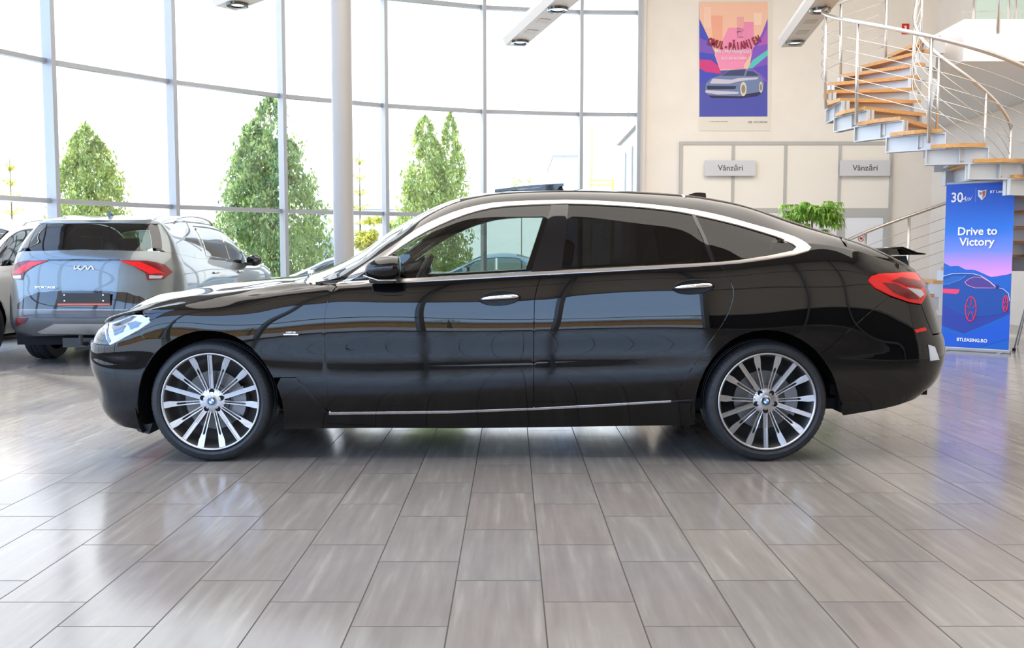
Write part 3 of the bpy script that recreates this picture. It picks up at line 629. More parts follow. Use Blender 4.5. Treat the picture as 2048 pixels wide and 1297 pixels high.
# ------------------------------------------------------------------ alloy wheel
def spoke(mb, out, M, hf, th=.016):
    """out: polygon of (r, lateral) in wheel plane along local +Y"""
    n = len(out)
    top_ = [M @ Vector((p[1], p[0], hf(p[0]))) for p in out]; bot = [M @ Vector((p[1]*1.25 if False else p[1], p[0], hf(p[0])-th)) for p in out]
    mb.add(top_+bot, [tuple(range(n))[::-1], tuple(range(n, 2*n))]+[(i, (i+1) % n, n+(i+1) % n, n+i) for i in range(n)])
def wheel(name, c, rot, parent, R=.338, sgn=1, detail=True, width=.245, rimR=.2725, rims=None, alloy=None):
    """c: centre of outer face plane. outward = -Y for sgn 1"""
    Mw = Matrix.Translation(c) @ Matrix.Rotation(math.pi/2*sgn, 4, 'X')
    wh = None
    n = 216; V = []; prof = [(rimR, -.014), (rimR+.008, -.002), (rimR+.022, .003), (R-.022, -.002), (R-.010, -.012), (R-.003, -.026), (R, -.045), (R, -.075), (R-.007, -.078), (R-.007, -.086), (R, -.089), (R, -.118), (R-.007, -.121), (R-.007, -.129), (R, -.132), (R, -width+.05), (R-.004, -width+.025), (R-.022, -width), (rimR, -width+.01)]
    for k, (r, h_) in enumerate(prof):
        for j in range(n):
            a = 2*math.pi*j/n; rr = r-(.0022 if (j % 3 == 0 and k in (4, 5, 6)) else 0)
            V.append(Mw @ Vector((rr*math.cos(a), rr*math.sin(a), h_)))
    F = [(i*n+j, i*n+(j+1) % n, (i+1)*n+(j+1) % n, (i+1)*n+j) for i in range(len(prof)-1) for j in range(n)]
    ty = MB().add(V, F).build('tyre', RUBBER, parent, angle=28)
    rm = MB().lathe([(rimR+.001, -.016), (rimR, -.003), (rimR-.004, .0), (rimR-.010, -.002), (rimR-.014, -.012)], 96, Mw)
    w_ = rm.build('wheel', alloy or ALLOY, parent, smooth=True)
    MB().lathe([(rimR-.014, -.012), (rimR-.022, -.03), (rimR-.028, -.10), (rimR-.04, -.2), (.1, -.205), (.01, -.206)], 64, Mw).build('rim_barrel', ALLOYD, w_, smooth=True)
    hf = lambda r: -.034+.026*((r-.05)/.21)**1.6 if r > .05 else -.034
    kk = rimR/.2725
    for k in range(5):
        a0 = rot+k*72
        Mk = Mw @ Matrix.Rotation(math.radians(-a0), 4, 'Z') @ Matrix.Diagonal((kk, kk, 1, 1))
        s1 = MB(); spoke(s1, [(.055, -.0115), (.15, -.0105), (.264, -.0120), (.264, .0120), (.15, .0105), (.055, .0115)], Mk, lambda r: hf(r)-.004, .022)
        for sg in (-1, 1):
            spoke(s1, [(.06, sg*.0095-.0024), (.264, sg*.0098-.0028), (.264, sg*.0098+.0028), (.06, sg*.0095+.0024)], Mk, hf, .01)
        s1.build('straight_spoke', alloy or ALLOY, w_)
        for sg in (-1, 1):
            Mp = Mw @ Matrix.Rotation(math.radians(-(a0+sg*22)), 4, 'Z') @ Matrix.Diagonal((kk, kk, 1, 1))
            pd = MB(); g = sg
            out = [(.172, -.0112), (.190, -.0125), (.208, -.0150), (.228, -.0175), (.264, -.0150-.005*(g < 0)), (.264, .0150+.005*(g > 0)), (.228, .0175), (.208, .0150), (.190, .0125), (.172, .0112), (.186, .0055), (.196, 0), (.186, -.0055)]
            spoke(pd, out, Mp, hf, .016)
            for q in (-1, 1): spoke(pd, [(.055, q*.0058-.0028), (.12, q*.0076-.0028), (.185, q*.0088-.0032), (.185, q*.0088+.0032), (.12, q*.0076+.0028), (.055, q*.0058+.0028)], Mp, hf, .016)
            pd.build('flared_spoke', alloy or ALLOY, w_)
    hb = MB().lathe([(.001, -.028), (.026, -.028), (.03, -.031), (.058, -.033), (.070, -.038), (.072, -.06)], 40, Mw)
    hbo = hb.build('wheel_hub', alloy or ALLOY, w_, smooth=False, angle=30)
    if detail:
        for k in range(5):
            a = math.radians(90-(rot+k*72)); p = Mw @ Vector((.054*math.cos(a), .054*math.sin(a), -.0325))
            Mb = Mw @ Matrix.Translation((.054*math.cos(a), .054*math.sin(a), -.0330))
            MB().lathe([(.001, .0006), (.0115, .0006), (.0125, .001), (.0145, .0012), (.015, 0)], 16, Mb).build('wheel_bolt', DARK, w_)
        # round badge
        B0 = Mw @ Matrix.Translation((0, 0, -.026))
        bd = MB().lathe([(.001, .002), (.0225, .002), (.0235, 0)], 32, B0).build('wheel_badge', mat('badge_ring', (.02, .022, .03), .3, 0, 1), w_)
        for k, cc in enumerate(('1c8fd0', 'f2f2f2', '1c8fd0', 'f2f2f2')):
            q = MB(); a0 = math.pi/2*k+math.radians(90); q.add([B0 @ Vector((0, 0, .0028))]+[B0 @ Vector((.0145*math.cos(a0+math.pi/2*i/8), .0145*math.sin(a0+math.pi/2*i/8), .0028)) for i in range(9)], [tuple(range(10))])
            q.build('badge_quarter', mat('badge_'+cc, cc, .3, 0, 1), bd)
        text('badge_lettering', 'BMW', WHITE, .0085, B0 @ Matrix.Translation((0, .0185, .0026)), bd, ext=.0002)
        MB().lathe([(.001, -.085), (.165, -.085), (.165, -.105), (.001, -.105)], 64, Mw).build('brake_disc', BRAKE, w_)
        MB().lathe([(.001, -.070), (.085, -.070), (.09, -.085)], 48, Mw).build('disc_bell', CALIP, w_)
        c_ = MB()
        for i in range(7): pass
        ang = [math.radians(-28+i*9) for i in range(7)]
        V = [Mw @ Vector((r*math.cos(a), r*math.sin(a), hh)) for a in ang for (r, hh) in ((.115, -.055), (.185, -.055), (.185, -.12), (.115, -.12))]
        F = [(i*4+j, i*4+(j+1) % 4, i*4+4+(j+1) % 4, i*4+4+j) for i in range(6) for j in range(4)]+[(0, 3, 2, 1), (24, 25, 26, 27)]
        c_.add(V, F).build('brake_caliper', CALIP, w_)
    return ty, w_
for q, rt in ((hub[0], 0), (hub[1], 36)):
    wheel('w', Vector((q.x, 4.982, WR)), rt, car, WR, 1, True)
    wheel('w', Vector((q.x, 2*YC-4.982, WR)), rt, car, WR, -1, False)
# badge on the wing
st = BM.hit((582, 666)); cpt = Vector(BM.P(*st)[0]); nrm = Vector(BM.normals(*[np.array([v]) for v in st])[0])
Mb = facing(cpt+nrm*.003)
bd = MB(); bd.box((-.040, -.012, 0), (.040, -.007, .003), Mb); bd = bd.build('wing_badge', POLCHR, car)
text('badge_lettering', 'LUXURY LINE', POLCHR, .014, Mb @ Matrix.Translation((0, .002, .001)), bd, ext=.001, sx_=.62)
# plate edge and red reflectors at the tail
P2('rear_reflector', [(1828, 660), (1850, 655), (1853, 661), (1832, 666)], REDL, car, off=.004, gap=0, grid=.01)
P2('number_plate', [(1856, 690), (1868, 694), (1877, 720), (1860, 722)], mat('plate_white', (.6, .6, .62), .4), car, off=.006, gap=0, grid=.01)
# ------------------------------------------------------------------ the hall
CX, CY, CR, CEIL, YW = 2.345, 7.705, 11.11, 8.2, 18.82
ALU = mat('window_aluminium', (.33, .345, .37), .4, .3)
WALLM = noisy('cream_wall_paint', (.82, .755, .67), (.86, .79, .70), 2, .8)
WHITEP = mat('white_paint', (.80, .79, .78), .6)
FRAMEG = mat('partition_frame_grey', (.47, .455, .42), .45)
CEILM = mat('ceiling_plaster', (.50, .44, .39), .9)
PANE = glass('facade_glass', (.97, .985, .98), .8)
def floor_mat():
    m = mat('grey_wood_look_tile', (.4, .38, .36), .3); t = m.node_tree; b = t.nodes['Principled BSDF']; L = t.links.new
    g = N(t, 'ShaderNodeNewGeometry'); x = N(t, 'ShaderNodeSeparateXYZ'); L(g.outputs['Position'], x.inputs[0])
    def ma(op, a, b_=None, c=None):
        n = N(t, 'ShaderNodeMath', operation=op)
        for i, v in enumerate((a, b_, c)):
            if v is None: continue
            if isinstance(v, (int, float)): n.inputs[i].default_value = v
            else: L(v, n.inputs[i])
        return n.outputs[0]
    u = ma('DIVIDE', ma('SUBTRACT', x.outputs[0], .106), .2999); col = ma('FLOOR', u); fu = ma('FRACT', u)
    ph = ma('SUBTRACT', .118-.2, ma('MULTIPLY', col, .2))
    v = ma('DIVIDE', ma('SUBTRACT', x.outputs[1], ph), .6); row = ma('FLOOR', v); fv = ma('FRACT', v)
    cb = N(t, 'ShaderNodeCombineXYZ'); L(col, cb.inputs[0]); L(row, cb.inputs[1])
    wn = N(t, 'ShaderNodeTexWhiteNoise', noise_dimensions='2D'); L(cb.outputs[0], wn.inputs[0])
    # streaks that run along each tile
    cb2 = N(t, 'ShaderNodeCombineXYZ'); L(ma('MULTIPLY', x.outputs[0], 24.), cb2.inputs[0]); L(ma('MULTIPLY', x.outputs[1], 2.0), cb2.inputs[1]); L(ma('MULTIPLY', wn.outputs[0], 40.), cb2.inputs[2])
    no = N(t, 'ShaderNodeTexNoise'); no.inputs['Scale'].default_value = 1.0; no.inputs['Detail'].default_value = 5; no.inputs['Distortion'].default_value = .15; L(cb2.outputs[0], no.inputs[0])
    no2 = N(t, 'ShaderNodeTexNoise'); no2.inputs['Scale'].default_value = 9.0; no2.inputs['Detail'].default_value = 4; L(g.outputs['Position'], no2.inputs[0])
    cr = N(t, 'ShaderNodeValToRGB'); L(no.outputs[0], cr.inputs[0]); e = cr.color_ramp.elements
    e[0].position = .25; e[0].color = (.205, .187, .178, 1); e[1].position = .75; e[1].color = (.305, .283, .262, 1)
    q = e.new(.48); q.color = (.232, .210, .198, 1); q = e.new(.60); q.color = (.245, .228, .212, 1)
    val = ma('ADD', ma('MULTIPLY', wn.outputs[0], .11), ma('MULTIPLY_ADD', no2.outputs[0], .10, .80+.07))
    mxx = N(t, 'ShaderNodeMix', data_type='RGBA', blend_type='MULTIPLY'); mxx.inputs[0].default_value = 1; L(cr.outputs[0], mxx.inputs[6])
    c3 = N(t, 'ShaderNodeCombineColor'); L(val, c3.inputs[0]); L(val, c3.inputs[1]); L(val, c3.inputs[2]); 
    tint = N(t, 'ShaderNodeMix', data_type='RGBA', blend_type='MULTIPLY'); tint.inputs[0].default_value = 1; L(c3.outputs[0], tint.inputs[6])
    tr_ = N(t, 'ShaderNodeValToRGB'); L(wn.outputs[0], tr_.inputs[0]); te_ = tr_.color_ramp.elements; te_[0].color = (1.0, .98, .97, 1); te_[1].color = (1.01, 1.0, .965, 1); tq = te_.new(.5); tq.color = (.97, .99, .985, 1)
    L(tr_.outputs[0], tint.inputs[7]); L(tint.outputs[2], mxx.inputs[7])
    gu = ma('MINIMUM', fu, ma('SUBTRACT', 1., fu)); gv = ma('MINIMUM', fv, ma('SUBTRACT', 1., fv))
    gr = ma('MAXIMUM', ma('LESS_THAN', gu, .008), ma('LESS_THAN', gv, .0042))
    mg = N(t, 'ShaderNodeMix', data_type='RGBA'); L(gr, mg.inputs[0]); L(mxx.outputs[2], mg.inputs[6]); mg.inputs[7].default_value = (.03, .027, .025, 1)
    L(mg.outputs[2], b.inputs['Base Color'])
    L(ma('ADD', ma('MULTIPLY_ADD', no.outputs[0], .12, .10), ma('MULTIPLY', gr, .5)), b.inputs['Roughness'])
    bp = N(t, 'ShaderNodeBump'); bp.inputs['Strength'].default_value = .35; bp.inputs['Distance'].default_value = .002
    L(ma('SUBTRACT', ma('MULTIPLY', no2.outputs[0], .12), gr), bp.inputs['Height']); L(bp.outputs[0], b.inputs['Normal'])
    b.inputs['Specular IOR Level'].default_value = .55
    return m
def arc(a0, a1, n, r=CR): return [(CX+r*math.cos(math.radians(a0+(a1-a0)*i/n)), CY+r*math.sin(math.radians(a0+(a1-a0)*i/n))) for i in range(n+1)]
A0, A1 = 88.8, 305.0
ring = arc(A0, A1, 60, CR+.12)
outline = ring+[(9.0, -1.2), (9.0, YW+.03), (2.5, YW+.03)]
m = MB(); m.prism(outline[::-1], -.15, axis='z'); fo = m.build('floor', floor_mat()); struct('floor', fo)
m = MB(); m.prism(outline, .25, axis='z', off=CEIL); struct('c', m.build('ceiling', CEILM))
m = MB(); m.box((2.60, YW, 0), (9.0, YW+.3, CEIL)); struct('w', m.build('wall_back', WALLM))
m = MB(); m.box((8.1, -2.1, 0), (8.8, -1.5, CEIL)); struct('w', m.build('wall_corner', WALLM))
m = MB(); m.box((8.62, -1.6, 0), (8.95, YW, CEIL)); struct('w', m.build('wall_right', WALLM))
m = MB(); m.box((2.585, YW-.10, 0), (2.72, YW, CEIL)); struct('w', m.build('trim_1', WHITEP))
# glazed facade: one window per bay, each with its frame and panes
angs = [A0, 94.9]+[94.9+10.37*k for k in range(1, 21)]
ZT = [0.0, 2.0, 4.06, 6.09, CEIL]
for k in range(len(angs)-1):
    a, b = (math.radians(v) for v in (angs[k], angs[k+1]))
    p, q = Vector((CX+CR*math.cos(a), CY+CR*math.sin(a), 0)), Vector((CX+CR*math.cos(b), CY+CR*math.sin(b), 0))
    fr = MB()
    def post(pp, ang, d=.24, wd=.033):
        M = Matrix.Translation(pp) @ Matrix.Rotation(ang, 4, 'Z'); fr.box((-d, -wd, 0), (.02, wd, CEIL), M)
    post(q, b); 
    if k == 0: post(p, a)
    u = (q-p); Lh = u.length; M = Matrix.Translation(p) @ Matrix.Rotation(math.atan2(u.y, u.x), 4, 'Z')
    # interior side is to the left of p->q (counter-clockwise ring): local +y
    for z in ZT:
        z0 = max(z-.035, 0) if z < CEIL else CEIL-.07; hh = .07 if z else .10
        fr.box((.03, -.01, z0), (Lh-.03, .09, z0+hh), M)
    wo_ = fr.build('window_%d' % (k+1), ALU); struct('w', wo_)
    mid = (angs[k]+angs[k+1])/2
    for i in range(4):
        if mid > 215 and (i > 1 or mid > 272):   # unseen solid panels put in place of glass to shape the black car's reflections
            pn = MB(); pn.box((.03, -.03, ZT[i]+.03), (Lh-.03, .03, ZT[i+1]-.03), M); pn.build('solid_panel', WALLM if i > 0 else mat('dark_reflection_panel', (.035, .03, .028), .6), wo_); continue
        pn = MB(); pn.box((.03, .0, ZT[i]+.03), (Lh-.03, .012, ZT[i+1]-.03), M); pn.build('pane', PANE, wo_)
# round column in front of the glass
cx = (689-1022.5)/FPX
colx, coly = cx*15.0, 15.0
m = MB(); m.lathe([(.165, 0), (.165, CEIL)], 40, Matrix.Translation((colx, coly, 0))); o = m.build('round_column', mat('column_paint', (.36, .345, .33), .5), smooth=True)
tag(o, 'tall round light grey column standing in front of the window wall', 'column', kind='structure')
# office partition on the back wall
def W(px, py, y=YW): return at_y(px, py, y)
fy = YW-.07
gx = [W(p, 400).x for p in (1360, 1463, 1567, 1675, 1777)]
zt, zb = W(1500, 287).z, W(1500, 421).z; zb = 2.17 if zb > 2.3 or zb < 2 else zb
for i in range(4):
    fr = MB(); a, b = gx[i], gx[i+1]
    fr.box((a-.03, fy-.017, 0), (a+.03, YW, zt+.028)); fr.box((a, fy-.02, zt-.04), (b, YW, zt+.03)); fr.box((a, fy-.02, zb-.04), (b, YW, zb+.04))
    if i == 3: fr.box((b-.03, fy-.017, 0), (b+.03, YW, zt+.028))
    if i == 0: fr.box((a, fy-.02, 0), (b, YW, .12))
    wi = fr.build('window_%d' % (30+i), FRAMEG); struct('w', wi)
    FROST = mat('frosted_cream_panel', (.86, .80, .70), .35)
    m = MB(); m.box((a+.03, fy, zb+.04), (b-.03, YW-.01, zt-.04)); m.build('upper_pane', FROST, wi)
    if i < 3: m = MB(); m.box((a+.03, fy, .1), (b-.03, YW-.01, zb-.04)); m.build('lower_pane', mat('frosted_white_panel', (.78, .76, .74), .4), wi)
a, b = gx[3]+.03, gx[4]-.03
m = MB(); m.box((a, fy-.03, 0), (a+.10, YW-.01, zb-.04)); m.box((b-.10, fy-.03, 0), (b, YW-.01, zb-.04)); m.box((a+.10, fy-.03, zb-.14), (b-.10, YW-.01, zb-.04))
dr = m.build('door_1', FRAMEG); struct('d', dr)
m = MB(); m.box((a+.10, fy-.01, .02), (b-.10, YW-.02, zb-.14)); m.build('door_leaf', mat('white_door_leaf', (.82, .82, .83), .4), dr)
m = MB(); m.tube([(a+.16, fy-.06, 1.0), (a+.28, fy-.06, 1.0)], .012, 8); m.box((a+.15, fy-.06, .96), (a+.17, fy-.01, 1.04)); m.build('door_handle', POLCHR, dr)
# round prohibition sign on the door
c = W(1722, 477, fy-.012)
sg = MB().lathe([(.001, 0), (.068, 0), (.068, .003)], 32, facing(c)).build('round_door_sign', mat('sign_white', (.8, .78, .78), .4))
tag(sg, 'small round red and white prohibition sign stuck on the white office door', 'sign')
MB().lathe([(.052, .005), (.066, .005), (.066, .003), (.052, .003)], 32, facing(c), closed=True).build('red_ring', mat('sign_red', (.55, .05, .04), .4), sg)
m = MB(); m.box((-.05, -.006, .005), (.05, .006, .007), facing(c) @ Matrix.Rotation(math.radians(-45), 4, 'Z')); m.build('red_bar', MATS['sign_red'], sg)
m = MB(); m.prism([(-.022, .02), (.022, .02), (.03, -.005), (0, -.03), (-.03, -.005)], .002, facing(c) @ Matrix.Translation((0, 0, .004)), axis='z'); m.build('dark_symbol', mat('sign_dark', (.12, .02, .02), .4), sg)
# hanging name plates
INK = mat('dark_ink', (.05, .05, .055), .5)
for (x0, x1, y0, y1, lb) in ((1410, 1512, 321, 352, 'light grey name plate over the office partition, further left of two, free of the staircase'), (1680, 1781, 321, 352, 'light grey name plate over the office door, just below the spiral staircase')):
    p, q = W(x0, y1, fy-.10), W(x1, y0, fy-.10)
    s = MB(); s.box((p.x, fy-.10, p.z), (q.x, fy-.07, q.z)); pl = s.build('name_plate', mat('plate_grey', (.62, .61, .62), .4)); tag(pl, lb, 'sign', 'name plates over the office partition')
    m = MB(); m.box(((p.x+q.x)/2-.02, fy-.071, (p.z+q.z)/2-.02), ((p.x+q.x)/2+.02, fy-.02, (p.z+q.z)/2+.02)); m.build('mounting_bracket', FRAMEG, pl)
    text('lettering', 'Vânzări', INK, .165, facing(Vector(((p.x+q.x)/2, fy-.102, (p.z+q.z)/2))), pl, ext=.002)
# red fire extinguisher sign high on the wall
c = W(1811, 58, YW-.004); m = MB(); m.box((c.x-.075, YW-.008, c.z-.105), (c.x+.075, YW, c.z+.105)); fs = m.build('fire_sign', mat('fire_red', (.62, .02, .015), .4))
tag(fs, 'small red fire extinguisher sign on the cream wall behind the staircase rails', 'sign')
m = MB(); m.box((c.x-.018, YW-.012, c.z-.05), (c.x+.018, YW-.008, c.z+.04)); m.box((c.x-.03, YW-.012, c.z+.045), (c.x+.02, YW-.008, c.z+.06)); m.box((c.x-.05, YW-.012, c.z-.085), (c.x+.05, YW-.008, c.z-.065)); m.build('white_symbol', WHITE, fs)
# ------------------------------------------------------------------ wall poster
def flat(pts, m_, parent, name, lay, y=YW):
    """pts in picture pixels on the wall plane; lay = layer number"""
    yy = y-.012-.0015*lay; v = [W(a, b, yy) for a, b in pts]; n = len(v)
    V = v+[p+Vector((0, .001, 0)) for p in v]
    return mesh(name, V, [tuple(range(n)), tuple(range(n, 2*n))[::-1]]+[(i, (i+1) % n, n+(i+1) % n, n+i) for i in range(n)], m_, parent)
Zc = lambda x, y: (1260+x/4.3225, y/4.3225)     # from the enlarged poster view
v = [W(1397, 262, YW), W(1545, -2, YW)]
m = MB(); m.box((v[0].x, YW-.012, v[0].z), (v[1].x, YW, v[1].z)); po = m.build('wall_poster', mat('poster_paper', (.76, .70, .60), .6))
tag(po, 'tall cream bordered poster with pink and blue artwork and a silver car on the wall', 'poster')
pc = lambda n, c: mat('print_'+n, c, .55)
def F_(pts, n, c, lay, nm='print_area'): return flat([Zc(*p) for p in pts], pc(n, c), po, nm, lay)
F_([(600, 15), (1190, 15), (1188, 1008), (600, 1010)], 'violet', '4b4fa8', 1, 'printed_picture')
F_([(600, 15), (1190, 15), (1190, 165), (1130, 330), (1020, 600), (780, 610), (680, 330), (602, 165)], 'peach', 'f2bfa2', 2)
for i, (pts, c) in enumerate((([(850, 240), (985, 240), (985, 600), (780, 600), (740, 480)], 'f08fb4'), ([(985, 190), (1070, 190), (1070, 430), (985, 560)], 'ea8ab0'), ([(700, 135), (800, 135), (800, 420), (720, 420)], 'efa78c'),
        ([(925, 145), (985, 145), (985, 330), (925, 330)], 'e9a4a0'), ([(640, 60), (700, 60), (700, 240), (640, 240)], 'f4c8b0'), ([(1070, 110), (1140, 110), (1140, 215), (1070, 215)], 'f5d2b6'))): F_(pts, 'block%d' % i, c, 3)
F_([(600, 165), (665, 300), (780, 610), (700, 700), (600, 720)], 'royal', '3f49b8', 4)
F_([(600, 330), (690, 360), (740, 470), (600, 450)], 'mauve', '7a55b8', 5)
F_([(600, 515), (700, 520), (765, 570), (790, 640), (650, 620), (600, 590)], 'crimson', 'd0367e', 5)
F_([(1190, 160), (1140, 290), (1060, 430), (1030, 600), (1190, 720)], 'purple', '8052c0', 4)
F_([(1190, 240), (1150, 320), (1100, 400), (1190, 380)], 'magenta', 'b05ab8', 5)
F_([(1190, 430), (1060, 520), (1020, 590), (1055, 592), (1190, 480)], 'teal', '58c4c0', 6)
F_([(1190, 560), (1060, 590), (1130, 640), (1190, 700)], 'indigo', '5a48b8', 5)
# silver car drawing
F_([(650, 800), (655, 720), (700, 680), (790, 650), (860, 605), (1000, 595), (1080, 615), (1140, 670), (1160, 715), (1145, 790), (1000, 815), (960, 832), (680, 825)], 'carbody', '6e7fa6', 7)
F_([(790, 655), (860, 610), (1000, 600), (985, 655)], 'carglass', '39406a', 8)
F_([(1015, 612), (1070, 618), (1115, 655), (1000, 660)], 'carglass', '39406a', 8)
F_([(690, 722), (715, 680), (880, 690), (940, 675), (1110, 668), (1100, 685), (960, 700), (850, 725)], 'carlight', 'c9c3d0', 8)
F_([(665, 742), (920, 745), (910, 770), (670, 775)], 'cardark', '232b50', 8)
F_([(650, 800), (655, 780), (940, 795), (935, 812), (760, 818)], 'carlight', 'c9c3d0', 9)
F_([(665, 812), (1150, 792), (1100, 830), (960, 848), (700, 845)], 'carshade', '25264a', 6)
for (cx_, cy_, rx, ry) in ((980, 770, 28, 62), (1132, 755, 16, 48)):
    F_([(cx_+rx*math.cos(a), cy_+ry*math.sin(a)) for a in [2*math.pi*i/20 for i in range(20)]], 'wheelp', 'd8cdb4', 10)
    F_([(cx_+rx*.6*math.cos(a), cy_+ry*.6*math.sin(a)) for a in [2*math.pi*i/20 for i in range(20)]], 'wheeld', '8c8378', 11)
# curved headline and smaller lines
HEAD = pc('headline', 'a01038'); HEADD = pc('headline_shade', '2a1a44'); s_ = 'OMUL-PĂIANJEN'
for i, ch_ in enumerate(s_):
    u = (i+.5)/len(s_); xx = 672+u*452; yy = 352+62*math.sin(u*math.pi)**.9-22*u; sl = (62*math.cos(u*math.pi)*math.pi/452)-.05
    for (mm, lay, dx, bb) in ((HEADD, 12, 1.6, .01), (HEAD, 14, 0, .0)):
        px_, py_ = Zc(xx+dx, yy+dx); q = W(px_, py_, YW-.012-.0015*lay)
        text('headline_letter', ch_, mm, .20, Matrix.Translation(q) @ Matrix.Rotation(math.pi/2, 4, 'X') @ Matrix.Rotation(-math.atan(sl), 4, 'Z'), po, ext=.0008, bold=.007+bb*.4, sx_=.54)
for (xx, yy, tx, sz) in ((890, 448, 'PRIN LUMEA PĂIANJENULUI', .105), (900, 505, 'EXCLUSIV IN CINEMA', .08)):
    px_, py_ = Zc(xx, yy); text('headline_text', tx, WHITE, sz, facing(W(px_, py_, YW-.036)), po, ext=.0008, sx_=.56 if sz > .1 else .68)
px_, py_ = Zc(1128, 1057); text('maker_text', 'HYUNDAI', INK, .055, facing(W(px_, py_, YW-.014)), po, ext=.0008, sx_=1.15)
px_, py_ = Zc(1037, 1057); c = W(px_, py_, YW-.0135); e_ = MB(); e_.lathe([(.022, 0), (.030, 0)], 24, facing(c) @ Matrix.Diagonal((1.25, .75, 1, 1))); e_.build('maker_emblem', INK, po)
text('maker_emblem_letter', 'H', INK, .05, facing(c), po, ext=.0006, shear=.4)
px_, py_ = Zc(765, 1052); text('fine_print', 'Condiţii şi detalii la reprezentanţă', INK, .026, facing(W(px_, py_, YW-.014)), po, ext=.0004)
# ------------------------------------------------------------------ hanging lamp beams
BEAMM = mat('beam_enamel', (.62, .56, .50), .45)
LAMPM = mat('lamp_glass', (.8, .8, .8), .3, emit=(1, .95, .86), es=.9)
def beam(p1, p2, ext_far, ext_near, lb):
    d = (p2-p1); L_ = d.length; d.normalize(); ang = math.atan2(d.y, d.x)
    M = Matrix.Translation(p1) @ Matrix.Rotation(ang, 4, 'Z')
    root = empty('lamp_beam', p1, ang, lb, 'ceiling lamp', 'long lamp beams hung under the ceiling')
    sec = [(-.21, .10), (-.16, 0), (.16, 0), (.21, .10), (.21, .16), (-.21, .16)]
    m = MB(); x0, x1 = -ext_far, L_+ext_near
    V = [M @ Vector((x, a, b)) for x in (x0, x1) for a, b in sec]
    m.add(V, [tuple(range(6)), tuple(range(6, 12))[::-1]]+[(i, i+6, 6+(i+1) % 6, (i+1) % 6) for i in range(6)]); hs = m.build('beam_housing', BEAMM, root)
    for u in (0, L_):
        Mu = M @ Matrix.Translation((u, 0, 0))
        o = MB().lathe([(.085, .002), (.10, -.03), (.145, -.035), (.15, .002)], 32, Mu).build('lamp_ring', GLOSSB, root, smooth=False)
        MB().lathe([(.001, -.012), (.088, -.012), (.088, .002)], 24, Mu).build('lamp_disc', LAMPM, root)
    for u in (L_*.33, L_*.66):
        m = MB(); m.box((u-.11, -.085, -.006), (u+.11, .085, .002), M); m.build('emergency_panel', mat('beam_panel', (.45, .40, .33), .4), root)
    for u in (x0+.3, x1-.3):
        m = MB(); m.tube([M @ Vector((u, 0, .15)), M @ Vector((u, 0, CEIL-p1.z))], .004, 6); m.build('suspension_cable', ALU, root)
ZB = 4.6
P1 = lambda a, b: at_z(a, b, ZB)
beam(P1(1040, 83), P1(1115, 17), .32, .55, 'pale lamp beam with two round lamps hanging in front of the window wall')
beam(P1(1590, 84), P1(1640, 19), .35, .9, 'lamp beam hanging in front of the cream wall left of the staircase')
c1 = P1(475, 8); beam(c1, c1+Vector((1.45, -1.4, 0)), .32, .5, 'lamp beam at the upper left, only its rounded far end in view')
# ------------------------------------------------------------------ spiral staircase
WOOD = noisy('oak_tread', (.50, .25, .075), (.60, .33, .12), 6, .35, stretch=(1, 8, 8))
STEEL = mat('brushed_steel', (.62, .60, .58), .28, 1)
STGREY = mat('grey_steel_paint', (.52, .54, .56), .4, .2)
C0 = Vector((5.60, 12.0, 0)); stair = empty('spiral_staircase', C0, 0, 'spiral staircase with oak treads, grey steel brackets and steel wire railing', 'staircase')
zt_ = lambda ph: 2.28+.18*(281-ph)/18.7
def pol(ph, r, z): a = math.radians(ph); return Vector((C0.x+r*math.cos(a), C0.y+r*math.sin(a), z))
for k in range(-12, 11):
    ph = 281-18.7*k; z = 2.28+.18*k
    if z > 4.1: continue
    a, b = ph+2, ph-21.5
    V = [pol(a, .30, z), pol(a, 1.43, z), pol((a+b)/2, 1.47, z), pol(b, 1.43, z), pol(b, .30, z)]
    n = 5; V2 = [v+Vector((0, 0, -.045)) for v in V]
    t_ = mesh('stair_tread', V+V2, [tuple(range(n)), tuple(range(n, 2*n))[::-1]]+[(i, n+i, n+(i+1) % n, (i+1) % n) for i in range(n)], WOOD, stair); t_.data.materials[0] = WOOD
    # outer zigzag bracket: open channel facing outwards, inner box
    zb_ = z-.045; a, b = ph+4, ph-24
    br = MB(); A_, B_ = pol(a, 1.38, zb_), pol(b, 1.38, zb_); u = (B_-A_); Lb = u.length; Mb = Matrix.Translation(A_) @ Matrix.Rotation(math.atan2(u.y, u.x), 4, 'Z')
    br.box((0, -.01, -.19), (Lb, .01, 0), Mb); br.box((0, -.05, -.19), (Lb, .05, -.178), Mb); br.box((0, -.05, -.012), (Lb, .05, 0), Mb)
    for q in (0, Lb-.012, Lb*.45): br.box((q, -.05, -.178), (q+.012, .05, -.012), Mb)
    br.build('tread_bracket', STGREY, stair)
    br = MB(); A_, B_ = pol(a, .36, zb_), pol(b, .36, zb_); u = (B_-A_); Lb = u.length; Mb = Matrix.Translation(A_) @ Matrix.Rotation(math.atan2(u.y, u.x), 4, 'Z')
    br.box((-.03, -.05, -.18), (Lb+.03, .05, 0), Mb); br.build('inner_bracket', STGREY, stair)
    A_, B_ = pol(ph-8, .4, zb_-.03), pol(ph-8, 1.36, zb_-.03); u = B_-A_; Mb = Matrix.Translation(A_) @ Matrix.Rotation(math.atan2(u.y, u.x), 4, 'Z')
    br = MB(); br.box((0, -.03, -.12), (u.length, .03, .03), Mb); br.build('cross_bearer', STGREY, stair)
hr = lambda ph: zt_(ph)+1.01
rail = [pol(ph, 1.50, hr(ph)) for ph in range(452, 92, -4)]
